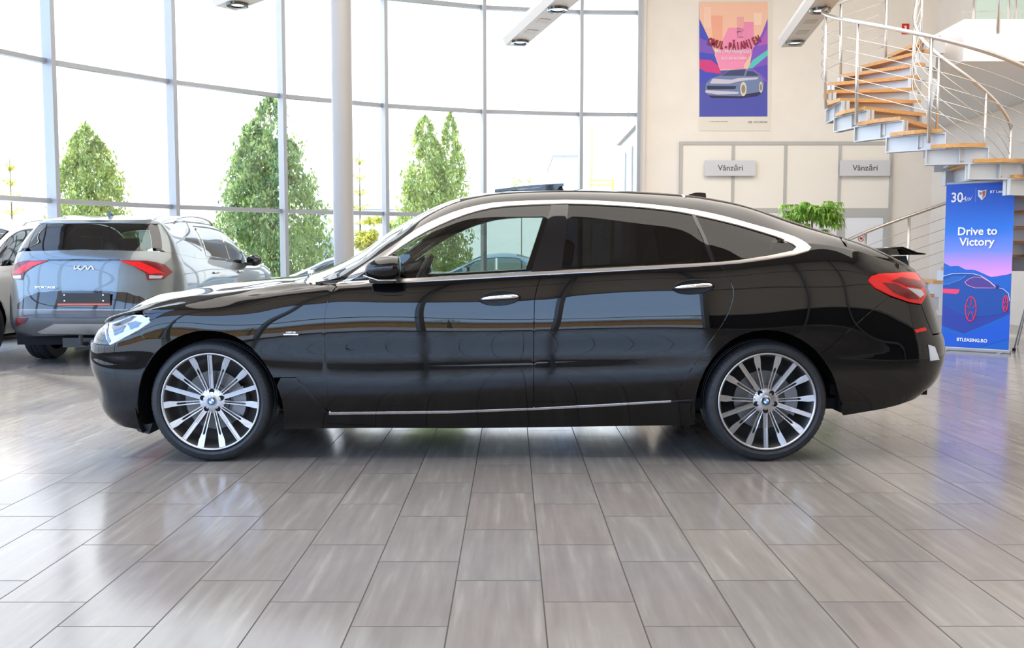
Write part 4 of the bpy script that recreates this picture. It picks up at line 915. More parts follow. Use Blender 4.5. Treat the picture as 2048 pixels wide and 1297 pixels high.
def seg(p0, p1, off, r, nm, R_=1.50, n=8):
    MB().tube([pol(p, R_, zt_(p)+off) for p in np.arange(p0, p1, -5)]+[pol(p1, R_, zt_(p1)+off)], r, n).build(nm, STEEL, stair, smooth=True)
seg(500, 94, 1.01, .024, 'handrail', n=12)
for i in range(5): seg(496, 97, .16+.16*i, .0045, 'rail_wire', n=5)
for ph in (498, 465, 440, 404, 368, 330, 300, 282, 240, 205, 175, 128, 96):
    MB().tube([pol(ph, 1.48, max(zt_(ph)-.20, .0)), pol(ph, 1.50, hr(ph)-.02)], .021, 10).build('rail_post', STEEL, stair, smooth=True)
# inner handrail
def inn(p, off): k = min(max((330-p)/170, 0), 1); return pol(p, .80-.46*k, zt_(p)+off)
MB().tube([inn(p, .98) for p in range(330, 96, -6)], .022, 10).build('inner_handrail', STEEL, stair, smooth=True)
for i in range(5): MB().tube([inn(p, .15+.16*i) for p in range(330, 110, -6)], .0045, 5).build('inner_wire', STEEL, stair, smooth=True)
for p in (330, 290, 240, 170, 120): MB().tube([inn(p, -.05), inn(p, .97)], .018, 8).build('inner_post', STEEL, stair, smooth=True)
# landing slab (mezzanine) with its railing
m = MB(); m.prism([(6.0, 12.3), (8.62, 12.3), (8.62, YW), (8.3, YW), (8.1, 17.9), (6.26, 13.55), (6.0, 13.3)], .55, axis='z', off=3.75); sl = m.build('ceiling_slab', WHITEP); struct('s', sl); sl.name = 'ceiling_mezzanine'
lr = empty('landing_railing', (6.0, 12.36, 4.3), 0, 'steel post and wire railing on the edge of the white upper landing', 'railing')
for px_ in (1938, 1972, 2008, 2022, 2046):
    x = (px_-1022.5)/FPX*12.36; MB().tube([(x, 12.30 if px_ == 1972 else 12.5, 4.12 if px_ == 1972 else 4.3), (x, 12.30 if px_ == 1972 else 12.5, 5.3)], .021, 10).build('rail_post', STEEL, lr, smooth=True)
for i in range(5): MB().tube([(6.05, 12.5, 4.45+.17*i), (8.6, 12.5, 4.45+.17*i)], .0045, 5).build('rail_wire', STEEL, lr)
MB().tube([(6.0, 12.5, 5.32), (8.6, 12.5, 5.32)], .024, 10).build('handrail', STEEL, lr, smooth=True)
m = MB(); m.box((7.7, 15.4, 4.3), (8.6, 15.44, 6.6)); gp = m.build('window_40', mat('green_tinted_panel', (.42, .52, .47), .2)); struct('g', gp)
# ------------------------------------------------------------------ other cars
def LW(t, pts, xn, zn, wn, xt, zt, wt):
    """world-unit line: pts (x, z, w)"""
    P_ = [(xn, zn, wn)]+list(pts)+[(xt, zt, wt)]
    return dict(t=t, x=[p[0] for p in P_], z=[p[1] for p in P_], w=[p[2] for p in P_], xn=xn, xt=xt)
def xs(f, X): return [(x,)+f(x) for x in X]
XX = (-1.6, -1.0, -.4, .2, .8, 1.4)
def suv_loft():
    cst = lambda z, w_: [(x, z, w_) for x in XX]
    top = lambda dz, w_: [(-1.6, .93+dz*.3, w_*1.05), (-1.15, 1.02+dz*.3, w_*1.05), (-.85, 1.15+dz*.5, w_), (-.55, 1.36+dz*.7, w_), (-.25, 1.52+dz, w_), (.1, 1.59+dz, w_), (.6, 1.61+dz, w_), (1.1, 1.60+dz, w_), (1.5, 1.57+dz, w_)]
    G = [LW(0, cst(.24, .86), -2.05, .26, .84, 2.10, .30, .86),
         LW(.13, cst(.36, .92), -2.18, .38, .90, 2.22, .41, .90),
         LW(.34, cst(.58, .932), -2.24, .58, .92, 2.27, .60, .905),
         LW(.58, [(x, .82, .93+.01*(abs(x-1.36) < .3)) for x in XX], -2.24, .80, .92, 2.22, .84, .90),
         LW(.78, [(x, 1.00+.015*x, .915) for x in XX], -2.16, .88, .90, 2.18, 1.03, .885),
         LW(.88, [(x, 1.075+.03*x, .885) for x in XX], -2.10, .91, .86, 2.15, 1.13, .865),
         LW(1.12, [(-1.6, .94, .84), (-1.1, 1.07, .84), (-.7, 1.20, .84), (-.2, 1.29, .82), (.4, 1.32, .81), (1.0, 1.33, .81), (1.5, 1.335, .805)], -2.06, .92, .80, 2.00, 1.32, .79),
         LW(1.36, [(-1.6, .95, .74), (-1.1, 1.05, .76), (-.75, 1.24, .75), (-.35, 1.43, .72), (.1, 1.51, .70), (.6, 1.52, .69), (1.1, 1.51, .69), (1.5, 1.48, .69)], -2.02, .93, .70, 1.86, 1.47, .70),
         LW(1.52, top(0, .60), -2.0, .935, .55, 1.80, 1.525, .63),
         LW(1.85, top(.025, .30), -1.99, .94, .30, 1.80, 1.545, .33),
         LW(2.16, top(.03, 0), -1.99, .94, 0, 1.80, 1.55, 0)]
    return Loft(G, -1.65, 1.72, 0.0, nf=2.6, nb=3.0)
SUVX, SUVY = -4.46, 11.67       # axis of the grey car, mid length; the tail faces the camera
KL = suv_loft()
Ms = Matrix.Translation((SUVX, SUVY, 0)) @ Matrix.Rotation(-math.pi/2, 4, 'Z')
MLOC = Ms.inverted()                                         # world -> local: picture left half of the car is local y<0
MMIR = Matrix.Diagonal((1, -1, 1, 1)) @ MLOC
# build at the origin in local space, then placed with the root
GREYP = mat('grey_green_metallic', (.13, .15, .155), .28, .7, 1.0)
GLASSK = glass('suv_rear_glass', (.16, .20, .18), 1.3); GLK2 = glass('suv_side_glass', (.45, .52, .50), 1.6)
def place(parts_root, Mw):
    parts_root.matrix_basis = Mw
def suv(Mw, paint, label, front=True):
    root = empty('suv_car', (0, 0, 0), 0, label, 'car', 'cars standing in the showroom behind the black car')
    def cv(p):   # corner distance from a corner angle (0 at the centre of the tail or nose, 90 degrees at the flank)
        if p[0] != 's' or not (1.72 < p[1] < 2.62 or -2.55 < p[1] < -1.65): return p
        bk = p[1] > 0; th = ((2.62-p[1]) if bk else (p[1]+2.55))/.9*math.pi/2; tb_ = KL.tb if bk else KL.tf
        c_ = math.cos(th)**(2/(3.0 if bk else 2.6)); q_ = math.sin(th)**(2/(3.0 if bk else 2.6)); i = int(np.argmin(np.hypot(tb_[1]-c_, tb_[2]-q_))); d_ = float(tb_[0][i])
        return ('s', KL.s1-d_ if bk else KL.s0+d_, p[2])
    def K(name, pts, m_, side=0, left=False, **k):
        KL.M = MLOC if left else MMIR; pts = [cv(p) for p in pts]
        return KL.panel(name, pts, m_, k.pop('parent', root), side=side, **k)
    s1, s0, t1 = KL.s1, KL.s0, KL.t1
    H = lambda p, left=False: (setattr(KL, 'M', MLOC if left else MMIR), KL.hit(p))[1]
    wa = lambda x0, a0, a1: [('x', x0+.40*math.cos(math.radians(a)), .36+.40*math.sin(math.radians(a))) for a in range(a0, a1, 15 if a1 > a0 else -15)]
    # lower body, one piece per side with the wheel arches cut out, up to the belt
    body = [('s', s0, .02), ('s', -1.75, .02)]+wa(-1.32, 190, -15)+[('s', -.9, .02), ('s', .95, .02)]+wa(1.36, 190, -15)+[('s', 1.85, .05), ('s', s1, .05), ('s', s1, .98), ('s', 2.06, .965), ('s', 1.3, .905), ('s', .1, .90), ('s', -.95, .88), ('s', -1.15, .88), ('s', s0, .86)]
    K('body_side', body, paint)
    K('bonnet', [('s', s0, .86), ('s', -1.15, .88), ('s', -1.12, 1.5), ('s', -1.2, t1), ('s', s0, t1)], paint, both=True)
    K('windscreen', [('s', -1.12, 1.42), ('s', -.35, 1.46), ('s', -.35, t1), ('s', -1.18, t1)], GLK2, both=True)
    K('roof_panel', [('s', -.32, 1.44), ('s', 1.9, 1.44), ('s', s1, 1.50), ('s', s1, t1), ('s', -.32, t1)], paint, both=True)
    # glazing of the right side taken from the picture, pillars filled with paint
    K('pillar_panel', [('s', -1.12, .88), ('s', 2.0, .95), ('s', 2.1, 1.0), ('s', 2.05, 1.4), ('s', 1.9, 1.44), ('s', -.32, 1.44), ('s', -.6, 1.44), ('s', -1.12, 1.40)][:0]+[('s', -1.12, .885), ('s', .10, .905), ('s', 1.3, .905), ('s', 2.0, .955), ('s', 2.12, 1.0), ('s', 2.12, 1.42), ('s', 1.9, 1.44), ('s', -.32, 1.43), ('s', -1.10, 1.41)], GLOSSB, off=-.008)
    K('side_glass', [('s', -.78, .93), ('s', .02, .93), ('s', .02, 1.33), ('s', -.30, 1.32)], GLK2, off=.002)
    K('side_glass', [('s', .07, .93), ('s', .88, .95), ('s', .80, 1.33), ('s', .07, 1.33)], GLK2, off=.002)
    K('rear_quarter_panel', [('s', .96, .905), ('s', 1.3, .905), ('s', 2.0, .955), ('s', 2.06, 1.0), ('s', 1.96, 1.42), ('s', .85, 1.43)], paint, off=.003)
    K('quarter_glass', [('s', 1.02, 1.0), ('s', 1.45, 1.12), ('s', 1.15, 1.31), ('s', .98, 1.31)], GLOSSB, off=.008)
    K('roof_edge', [('s', -1.1, 1.36), ('s', -.32, 1.36), ('s', .9, 1.36), ('s', .85, 1.43), ('s', -.32, 1.43), ('s', -1.12, 1.42)], paint, off=.004)
    # tail: glass, tailgate, bumper pieces
    KL.M = MMIR
    K('rear_window', [('s', s1, .99), ('s', 2.26, .97), ('s', 2.17, 1.02), ('s', 2.17, 1.38), ('s', 2.22, 1.44), ('s', s1, 1.46)], GLASSK, both=True, off=.004)
    K('window_surround', [('s', 2.17, 1.02), ('s', 2.17, 1.38), ('s', 2.22, 1.44), ('s', 2.1, 1.44), ('s', 1.98, 1.36), ('s', 2.04, 1.0)], GLOSSB, off=.005)
    K('roof_spoiler', [('s', s1, 1.465), ('s', 2.1, 1.445), ('s', 1.9, 1.44), ('s', 1.9, 1.6), ('s', s1, 1.6)], paint, both=True, off=.012)
    KL.M = MLOC
    gate = [('s', s1, .985), ('s', 2.10, .967)]+[(44, 540), (38, 585), (36, 603), (50, 592), (75, 583), (110, 580)]+[('s', s1, H((138, 580), True)[1])]
    K('tailgate', gate, paint, both=True, off=.004, left=True)
    tb = H((138, 581), True)[1]; tc = H((138, 619), True)[1]; td = H((138, 638), True)[1]; te = H((138, 648), True)[1]; tf_ = H((138, 668), True)[1]
    el = H((33, 610), True)
    K('plate_recess', [('s', s1, tb-.003), (110, 582), (75, 585), (50, 594), (34, 608), (34, 619), ('s', s1, tc)], GLOSSB, left=True, both=True, off=.002)
    K('bumper_panel', [('s', s1, tc-.003), (34, 620), (33, 634), (60, 637), ('s', s1, td)], mat('dark_bumper_blue', (.05, .06, .08), .15, .3, 1), left=True, both=True, off=.004)
    K('bumper_lower', [('s', s1, td-.003), (62, 638), (44, 655), (38, 668), (60, 676), ('s', s1, tf_-.02)], paint, left=True, both=True, off=.004)
    K('skid_plate', [('s', s1, te), (108, 648), (76, 663), (84, 667), ('s', s1, tf_)], mat('skid_silver', (.50, .49, .48), .35, .6), left=True, both=True, off=.012)
    K('fog_lamp', [(32, 635), (57, 636), (50, 647), (33, 652)], REDD, left=True, off=.010)
    K('tail_light', [(236, 521.5), (294, 522), (313, 525), (330, 530), (345, 545), (327, 559), (294, 561), (290, 547), (266, 533)], REDD, off=.012)
    rl = [o for o in root.children if o.name.startswith('tail_light')][0]
    K('tail_lens', [(240, 523), (280, 524), (305, 535), (330, 548), (300, 549), (270, 534)], REDL, off=.016, parent=rl)
    K('reverse_lens', [(298, 551), (326, 552), (322, 558), (298, 558)], CLEARL, off=.016, parent=rl)
    K('light_strip', [('s', s1, H((138, 519), True)[1]), (240, 519.5), (240, 522.5), ('s', s1, H((138, 523), True)[1])], GLOSSB, both=True, off=.012)
    KL.M = None
    # number plate holder with orange strip, lettering
    def at_tail(px, py, dy=.012):
        
        KL.M = MLOC; st = KL.hit((min(px, 138), py)); p = Vector(KL.P(*st)[0]); KL.M = None
        if px > 140: p = Vector(KL.P(KL.s1, st[1])[0]); p.y = (px-153)/190
        return p+Vector((dy, 0, 0))
    R90 = Matrix.Rotation(math.pi/2, 4, 'Z') @ Matrix.Rotation(math.pi/2, 4, 'X')
    c = at_tail(162, 598, .016)
    m = MB(); m.box((-.27, -.06, 0), (.27, .06, .012), Matrix.Translation(c) @ R90); pl = m.build('plate_holder', BLKPL, root)
    m = MB(); m.box((-.27, -.062, .012), (.27, -.048, .016), Matrix.Translation(c) @ R90); m.build('orange_strip', mat('orange_print', (.75, .12, .05), .4), pl)
    for a_ in (-.2, .2):
        for b_ in (-.02, .04): MB().lathe([(.001, .016), (.008, .016), (.008, .012)], 10, Matrix.Translation(c) @ R90 @ Matrix.Translation((a_, b_, 0))).build('plate_screw', WHITE, pl)
    c = at_tail(157, 536, .010)
    lm = MB(); Ml = Matrix.Translation(c) @ R90 @ Matrix.Diagonal((1, 1, 1, 1))
    def stroke(p, q, w_=.012):
        a = Vector((p[0], p[1], 0)); b_ = Vector((q[0], q[1], 0)); d = (b_-a); L_ = d.length; lm.box((0, -w_/2, 0), (L_, w_/2, .006), Ml @ Matrix.Translation(a) @ Matrix.Rotation(math.atan2(d.y, d.x), 4, 'Z'))
    for p, q in (((-.10, -.022), (-.10, .022)), ((-.10, -.02), (-.045, .022)), ((-.07, .0), (-.03, -.022)), ((-.03, -.022), (.015, .022)), ((.015, .022), (.035, -.022)), ((.035, -.022), (.075, .022)), ((.075, .022), (.10, -.022))): stroke(p, q)
    lm.build('maker_lettering', mat('silver_lettering', (.7, .7, .72), .4), root)
    text('model_lettering', 'SPORTAGE', POLCHR, .032, Matrix.Translation(at_tail(92, 575, .022)) @ R90 @ Matrix.Rotation(math.radians(-14), 4, 'Y'), root, ext=.002, sx_=1.6)
    # roof rails, fin, tow hook, mirrors, handles
    for sg in (-1, 1):
        pts = [(.95+.0, .66*sg, 1.545), (.85, .66*sg, 1.60), (.3, .665*sg, 1.635), (-.2, .66*sg, 1.60), (-.35, .65*sg, 1.54)]
        f = nat_spline([0, 1, 2, 3, 4], np.array(pts)); q = [tuple(f(np.array([u]))[0]) for u in np.linspace(0, 4, 17)]
        MB().tube([(a+.35, b, c_) for a, b, c_ in q], .014, 8).build('roof_rail', CHROME, root, smooth=True)
        m = MB(); m.lathe([(.001, -.07), (.05, -.065), (.085, -.03), (.09, .02), (.06, .045), (.001, .05)], 16, Matrix.Translation((-.62, 1.00*sg, 1.11)) @ Matrix.Diagonal((.8, 1.15, .85, 1)) @ Matrix.Rotation(math.pi/2, 4, 'Y')); o = m.build('door_mirror', GLOSSB, root, smooth=True)
        m = MB(); m.box((-.64, .88*sg-.03, 1.04), (-.58, .96*sg+.02, 1.08)); m.build('mirror_foot', BLKPL, o)
        for hx in (.75, -.22):
            p = Vector(KL.P(*KL.hit(('x', hx, .965)))[0]); p.y = p.y*(-sg)
            MB().tube([p+Vector((-.09, sg*.012, 0)), p+Vector((0, sg*.035, .004)), p+Vector((.09, sg*.012, 0))], .013, 8).build('door_handle', CHROME, root, smooth=True)
    m = MB(); m.prism([(1.35, 1.56), (1.52, 1.56), (1.50, 1.66)], .03, off=-.015); m.build('shark_fin', GLOSSB, root)
    m = MB(); m.tube([(1.7, 0, .26), (2.18, 0, .24), (2.27, 0, .26), (2.27, 0, .34)], .022, 8); m.box((1.8, -.25, .2), (2.15, .25, .30)); m.build('tow_hook', BLKPL, root)
    m = MB(); m.box((-2.0, -.78, .22), (2.05, .78, .34)); m.build('underbody', DARK, root)
    m = MB(); m.prism([(-.9, .5), (1.9, .5), (1.9, .98), (1.2, 1.0), (-.95, .92)], 1.5, off=-.75); m.build('cabin_tub', DARK, root)
    for x_, y_ in ((-.1, -.38), (-.1, .38), (.85, -.42), (.85, .42)):
        m = MB(); m.prism([(x_, .9), (x_+.16, .9), (x_+.25, 1.18), (x_+.14, 1.2)], .42, off=y_-.21); m.prism([(x_+.14, 1.22), (x_+.22, 1.22), (x_+.25, 1.38), (x_+.17, 1.39)], .24, off=y_-.12); m.build('seat_back', SEATM, root)
    for x_ in (-1.32, 1.36):
        for sg in (1, -1):
            wheel('w', Vector((x_, -.925*sg, .355)), 10, root, .355, sg, False, width=.235, rimR=.245, alloy=mat('dark_alloy', (.25, .26, .28), .3, .8))
            m = MB(); n = 20; V = []
            for i in range(n+1):
                a = math.radians(-10+200*i/n)
                for d_ in (.03, .4): V.append((x_+.405*math.cos(a), -sg*(.92-d_), .36+.405*math.sin(a)))
            k = len(V); V += [(x_+.405*math.cos(math.radians(-10+200*i/n)), -sg*.52, .36+.405*math.sin(math.radians(-10+200*i/n))) for i in range(n+1)]
            m.add(V, [(2*i, 2*i+1, 2*i+3, 2*i+2) for i in range(n)]+[tuple(range(k, k+n+1))]); m.build('wheel_arch_liner', DARK, root)
    place(root, Mw)
    return root
kia = suv(Ms, GREYP, 'grey green metallic SUV with red tail lights, seen from behind, left of the black car')
WPAINT = mat('white_car_paint', (.78, .78, .77), .25, 0, 1.0)
def recolour(root, new):
    def walk(o):
        for c in o.children:
            if c.type == 'MESH' and any(m_ == GREYP for m_ in c.data.materials):
                c.data = c.data.copy()
                for i, m_ in enumerate(c.data.materials):
                    if m_ == GREYP: c.data.materials[i] = new
            walk(c)
    walk(root)
w2 = copy_tree(kia); w2.matrix_basis = Matrix.Translation((-6.75, 11.42, 0)) @ Matrix.Rotation(math.pi/2, 4, 'Z'); w2['label'] = 'white SUV at the left edge of the picture, only a wheel and flank in view'; recolour(w2, WPAINT)

# parked saloons outside
def saloon_loft():
    cst = lambda z, w_: [(x, z, w_) for x in XX]
    top = lambda dz, w_: [(-1.6, .84, w_*1.05), (-1.15, .93, w_*1.05), (-.85, 1.05+dz*.5, w_), (-.5, 1.24+dz*.7, w_), (-.1, 1.38+dz, w_), (.3, 1.42+dz, w_), (.8, 1.38+dz, w_), (1.2, 1.23+dz*.6, w_), (1.55, 1.07+dz*.2, w_)]
    G = [LW(0, cst(.20, .84), -2.05, .22, .80, 2.10, .28, .82), LW(.14, cst(.34, .90), -2.2, .36, .88, 2.25, .40, .88), LW(.36, cst(.55, .915), -2.26, .55, .90, 2.30, .60, .90),
         LW(.58, cst(.78, .91), -2.22, .70, .88, 2.27, .82, .88), LW(.74, [(x, .92+.02*x, .89) for x in XX], -2.14, .75, .84, 2.2, .95, .84), LW(.80, [(x, .955+.02*x, .865) for x in XX[1:]], -2.10, .77, .80, 2.17, .98, .82),
         LW(1.03, [(-1.5, .84, .76), (-1.1, .95, .79), (-.6, 1.10, .79), (0, 1.16, .78), (.6, 1.16, .78), (1.1, 1.10, .79), (1.5, 1.02, .78)], -2.08, .78, .70, 2.15, .99, .74),
         LW(1.26, [(-1.5, .85, .66), (-1.1, .95, .70), (-.6, 1.16, .70), (-.1, 1.31, .66), (.3, 1.34, .65), (.8, 1.31, .66), (1.2, 1.18, .68), (1.5, 1.05, .70)], -2.06, .785, .60, 2.13, 1.0, .66),
         LW(1.42, top(0, .54), -2.05, .79, .5, 2.12, 1.005, .55), LW(1.72, top(.02, .28), -2.04, .795, .28, 2.11, 1.01, .28), LW(2.0, top(.025, 0), -2.04, .80, 0, 2.11, 1.015, 0)]
    return Loft(G, -1.65, 1.75, 0.0, nf=2.5, nb=2.7, step=.05)
SL = saloon_loft()
def saloon(Mw, paint, label, group):
    root = empty('saloon_car', (0, 0, 0), 0, label, 'car', group); s0, s1, t1 = SL.s0, SL.s1, SL.t1
    K = lambda n, p, m_, **k: SL.panel(n, p, m_, root, grid=.06, **k)
    wa = lambda x0: [('x', x0+.38*math.cos(math.radians(a)), .33+.38*math.sin(math.radians(a))) for a in range(190, -15, -15)]
    K('body_side', [('s', s0, .02), ('s', -1.80, .02)]+wa(-1.38)+[('s', -.95, .02), ('s', .95, .02)]+wa(1.38)+[('s', 1.9, .03), ('s', s1, .03), ('s', s1, .82), ('s', 1.5, .82), ('s', -1.1, .80), ('s', s0, .80)], paint, side=0)
    K('bonnet', [('s', s0, .80), ('s', -1.1, .80), ('s', -1.1, 1.42), ('s', -1.15, t1), ('s', s0, t1)], paint, both=True)
    K('windscreen', [('s', -1.1, 1.34), ('s', -.25, 1.38), ('s', -.25, t1), ('s', -1.13, t1)], GLK2, both=True)
    K('roof_panel', [('s', -.25, 1.30), ('s', .7, 1.30), ('s', .7, t1), ('s', -.25, t1)], paint, both=True)
    K('rear_window', [('s', .7, 1.34), ('s', 1.45, 1.34), ('s', 1.45, t1), ('s', .7, t1)], GLK2, both=True)
    K('boot_lid', [('s', 1.45, .82), ('s', s1, .82), ('s', s1, t1), ('s', 1.45, t1)], paint, both=True)
    K('roof_frame', [('s', -1.1, .81), ('s', -.98, .81), ('s', -.42, 1.24), ('s', .75, 1.24), ('s', 1.25, .83), ('s', 1.45, .82), ('s', 1.45, 1.34), ('s', .7, 1.33), ('s', -.25, 1.33), ('s', -1.1, 1.34)], paint, side=0)
    K('side_glass', [('s', -.95, .82), ('s', .12, .82), ('s', .12, 1.23), ('s', -.40, 1.23)], GLK2, side=0)
    K('side_glass', [('s', .18, .82), ('s', 1.18, .84), ('s', .74, 1.23), ('s', .18, 1.23)], GLK2, side=0)
    K('head_lamp', [('s', -2.15, .62), ('s', -1.8, .68), ('s', -1.85, .76), ('s', -2.2, .74)], CLEARL, side=0, off=.006)
    K('tail_lamp', [('s', 2.3, .62), ('s', 1.95, .68), ('s', 2.0, .78), ('s', 2.35, .76)], REDL, side=0, off=.006)
    m = MB(); m.box((-2.0, -.75, .2), (2.05, .75, .3)); m.build('underbody', DARK, root)
    m = MB(); m.prism([(-.95, .5), (1.5, .5), (1.4, .86), (-1.0, .84)], 1.4, off=-.7); m.build('cabin_tub', DARK, root)
    for sg in (-1, 1):
        m = MB(); m.box((-.72, .86*sg-.09, .94), (-.60, .86*sg+.09, 1.06)); bevel(m.build('door_mirror', paint, root), .03, 2)
    for x_ in (-1.38, 1.38):
        for sg in (1, -1):
            ty = MB().lathe([(.21, -.01), (.22, 0), (.31, 0), (.33, -.03), (.33, -.18), (.31, -.21), (.2, -.21)], 32, Matrix.Translation((x_, -.90*sg, .33)) @ Matrix.Rotation(math.pi/2*sg, 4, 'X')).build('tyre', RUBBER, root, smooth=True)
            m = MB(); Mr = Matrix.Translation((x_, -.90*sg, .33)) @ Matrix.Rotation(math.pi/2*sg, 4, 'X'); m.lathe([(.21, -.005), (.20, -.008), (.19, -.05), (.02, -.06)], 32, Mr)
            for k in range(7): m.box((-.014, .03, -.03), (.014, .205, -.008), Mr @ Matrix.Rotation(2*math.pi*k/7, 4, 'Z'))
            m.build('wheel', ALLOY, root)
    root.matrix_basis = Mw
    return root
GP = 'cars parked outside behind the window wall'
WP2 = mat('white_sedan_paint', (.8, .8, .8), .3, 0, 1.0); BP2 = mat('pale_blue_paint', (.42, .55, .62), .25, .4, 1.0)
sal = saloon(Matrix.Translation((-3.45, 19.6, -.15)), WP2, 'white saloon parked outside between the black car bonnet and the round column', GP)
def sal_copy(x, y, rz, lab, paint=None):
    c = copy_tree(sal); c.matrix_basis = Matrix.Translation((x, y, -.15)) @ Matrix.Rotation(rz, 4, 'Z'); c['label'] = lab
    if paint:
        for o in c.children:
            if o.type == 'MESH' and WP2 in list(o.data.materials): o.data = o.data.copy(); o.data.materials[0] = paint
    return c
sal_copy(-.55, 24.5, 0, 'pale blue saloon outside, seen through the front door window of the black car', BP2)
sal_copy(3.6, 27.5, 0, 'pale blue saloon outside, seen through the rear side window of the black car', BP2)
sal_copy(-11.2, 16.6, .35, 'white saloon parked outside at the far left behind the grey green SUV')
# ------------------------------------------------------------------ outside
m = MB(); m.box((-90, -70, -.3), (90, 120, -.16)); g = m.build('ground', noisy('light_paving', (.55, .53, .50), (.62, .60, .57), .4, .9)); struct('g', g)
rng = random.Random(7)
def leafmat(n, c1, c2):
    if n in MATS: return MATS[n]
    m = bpy.data.materials.new(n); m.use_nodes = True; t = m.node_tree; b = t.nodes['Principled BSDF']; o = t.nodes['Material Output']
    oi = N(t, 'ShaderNodeNewGeometry'); cr = N(t, 'ShaderNodeValToRGB'); t.links.new(oi.outputs['Random Per Island'], cr.inputs[0])
    cr.color_ramp.elements[0].color = lin(c1); cr.color_ramp.elements[1].color = lin(c2)
    t.links.new(cr.outputs[0], b.inputs['Base Color']); b.inputs['Roughness'].default_value = .6
    tr = N(t, 'ShaderNodeBsdfTranslucent'); t.links.new(cr.outputs[0], tr.inputs[0]); mi = N(t, 'ShaderNodeMixShader'); mi.inputs[0].default_value = .45
    t.links.new(b.outputs[0], mi.inputs[1]); t.links.new(tr.outputs[0], mi.inputs[2]); t.links.new(mi.outputs[0], o.inputs[0])
    MATS[n] = m; return m
BARK = noisy('bark', (.12, .08, .05), (.2, .14, .09), 20, .9)
def leaf(V, F, p, s, d=None):
    a = Vector((rng.gauss(0, 1), rng.gauss(0, 1), rng.gauss(0, 1))).normalized() if d is None else d
    b = a.cross(Vector((rng.gauss(0, 1), rng.gauss(0, 1), rng.gauss(0, 1)))).normalized(); k = len(V)
    V += [p-a*s, p+b*s*.45, p+a*s, p-b*s*.45]; F.append((k, k+1, k+2, k+3))
def thuja(x, y, h, r, n, label, mt, lobes=None, squash=1.0, name='conifer_tree'):
    root = empty(name, (x, y, -.16), 0, label, 'tree')
    V = []; F = []; lobes = lobes or [(0, 0, 1.0, 1.0)]
    tw = [(rng.uniform(0, 2*math.pi), rng.random()) for _ in range(160)]
    for i in range(n):
        lx, ly, lh, lr = rng.choice(lobes); H = h*lh
        a, u0 = rng.choice(tw); u = min(max(u0+rng.gauss(0, .03), 0.02), 1)
        prof = lr*r*min(1, (1-u)**.5*1.05)*(.62+.38*min(u*6, 1)); a += rng.gauss(0, .16)
        rr = prof*(1-abs(rng.gauss(0, .26)))*(1+.16*math.sin(a*5+u*23)+.10*math.sin(a*3-u*41)+.25*(rng.random() < .05))
        z = .25+u*(H-.25)
        leaf(V, F, Vector((x+lx*r+rr*math.cos(a), y+ly*r+rr*math.sin(a)*squash, z+rng.gauss(0, .04))), rng.uniform(.035, .075)*h/4.5, Vector((rng.gauss(0, .35), rng.gauss(0, .35), 1)).normalized() if rng.random() < .6 else None)
    mesh('foliage', V, F, mt, root)
    for lx, ly, lh, lr in lobes[:1]: MB().tube([(x, y, -.16), (x, y, h*.5), (x+lx*r, y+ly*r, h*lh*.93)], [.10, .07, .012], 8).build('trunk', BARK, root)
    return root
YG = leafmat('yellow_green_leaves', (.17, .26, .06), (.56, .62, .15)); YG2 = leafmat('fresh_green_leaves', (.11, .20, .06), (.40, .50, .15)); YL = leafmat('golden_leaves', (.42, .42, .06), (.75, .68, .12))
def gx_(px, y): return (px-1022.5)/FPX*y
def gz_(py, y): return CAMH+(519-py)/FPX*y
thuja(gx_(182, 19.5), 19.5, gz_(258, 19.5), .98, 15000, 'rounded cone shaped conifer outside, behind the grey green SUV', YG, [(0, 0, 1, .95), (.25, 0, .93, .9), (-.3, .1, .86, .9)])
thuja(gx_(548, 23.5), 23.5, gz_(203, 23.5), 1.38, 21000, 'tallest conifer outside, left of the round column', YG2, [(0, 0, 1, 1), (-.32, 0, .88, .8), (.25, .1, .8, .95)])
thuja(gx_(868, 28), 28, gz_(235, 28), 1.18, 15000, 'twin topped conifer outside, right of the round column', YG, [(-.2, 0, .985, .9), (.45, 0, 1, .62), (-.1, .1, .9, .95)])
# thin spruce at the far left: whorls of short branches
def spruce(x, y, h, label, mt, r=.5):
    root = empty('young_spruce', (x, y, -.16), 0, label, 'tree'); V = []; F = []
    MB().tube([(x, y, -.16), (x, y, h)], [.04, .006], 6).build('trunk', BARK, root)
    for k in range(9):
        z = .5+(h-.5)*(k/9); rr = r*(1-k/9.5)+.06
        for j in range(6):
            a = j*1.047+k*.7
            for i in range(26): u = rng.random(); leaf(V, F, Vector((x+math.cos(a)*rr*u, y+math.sin(a)*rr*u, z+.12*u*u+rng.gauss(0, .035))), .03)
    mesh('foliage', V, F, mt, root); return root
spruce(gx_(30, 21), 21, gz_(312, 21), 'thin young spruce outside at the far left', YL, .42)
spruce(gx_(722, 23.5), 23.5, gz_(300, 23.5), 'thin sparse young spruce outside, just right of the round column', YL, .55)
def bush(x, y, w_, z0, z1, n, label, mt):
    root = empty('garden_bush', (x, y, -.16), 0, label, 'bush'); V = []; F = []
    c = [(rng.uniform(-.6, .6)*w_, rng.uniform(-.3, .3), rng.uniform(z0+.2, z1-.15), rng.uniform(.3, .55)*w_) for _ in range(26)]
    for i in range(n):
        q = rng.choice(c); d = Vector((rng.gauss(0, 1), rng.gauss(0, 1), rng.gauss(0, 1))).normalized()*q[3]*rng.uniform(.2, 1.15)
        leaf(V, F, Vector((x+q[0], y+q[1], q[2]))+Vector((d.x, d.y*.7, d.z*.7)), .06)
    mesh('foliage', V, F, mt, root); MB().tube([(x, y, -.16), (x, y, (z0+z1)/2)], .03, 6).build('stem', BARK, root); return root
bush(gx_(742, 22.5), 22.5, .42, .2, gz_(428, 22.5), 2600, 'yellow flowering bush outside between column and twin topped conifer', YL)
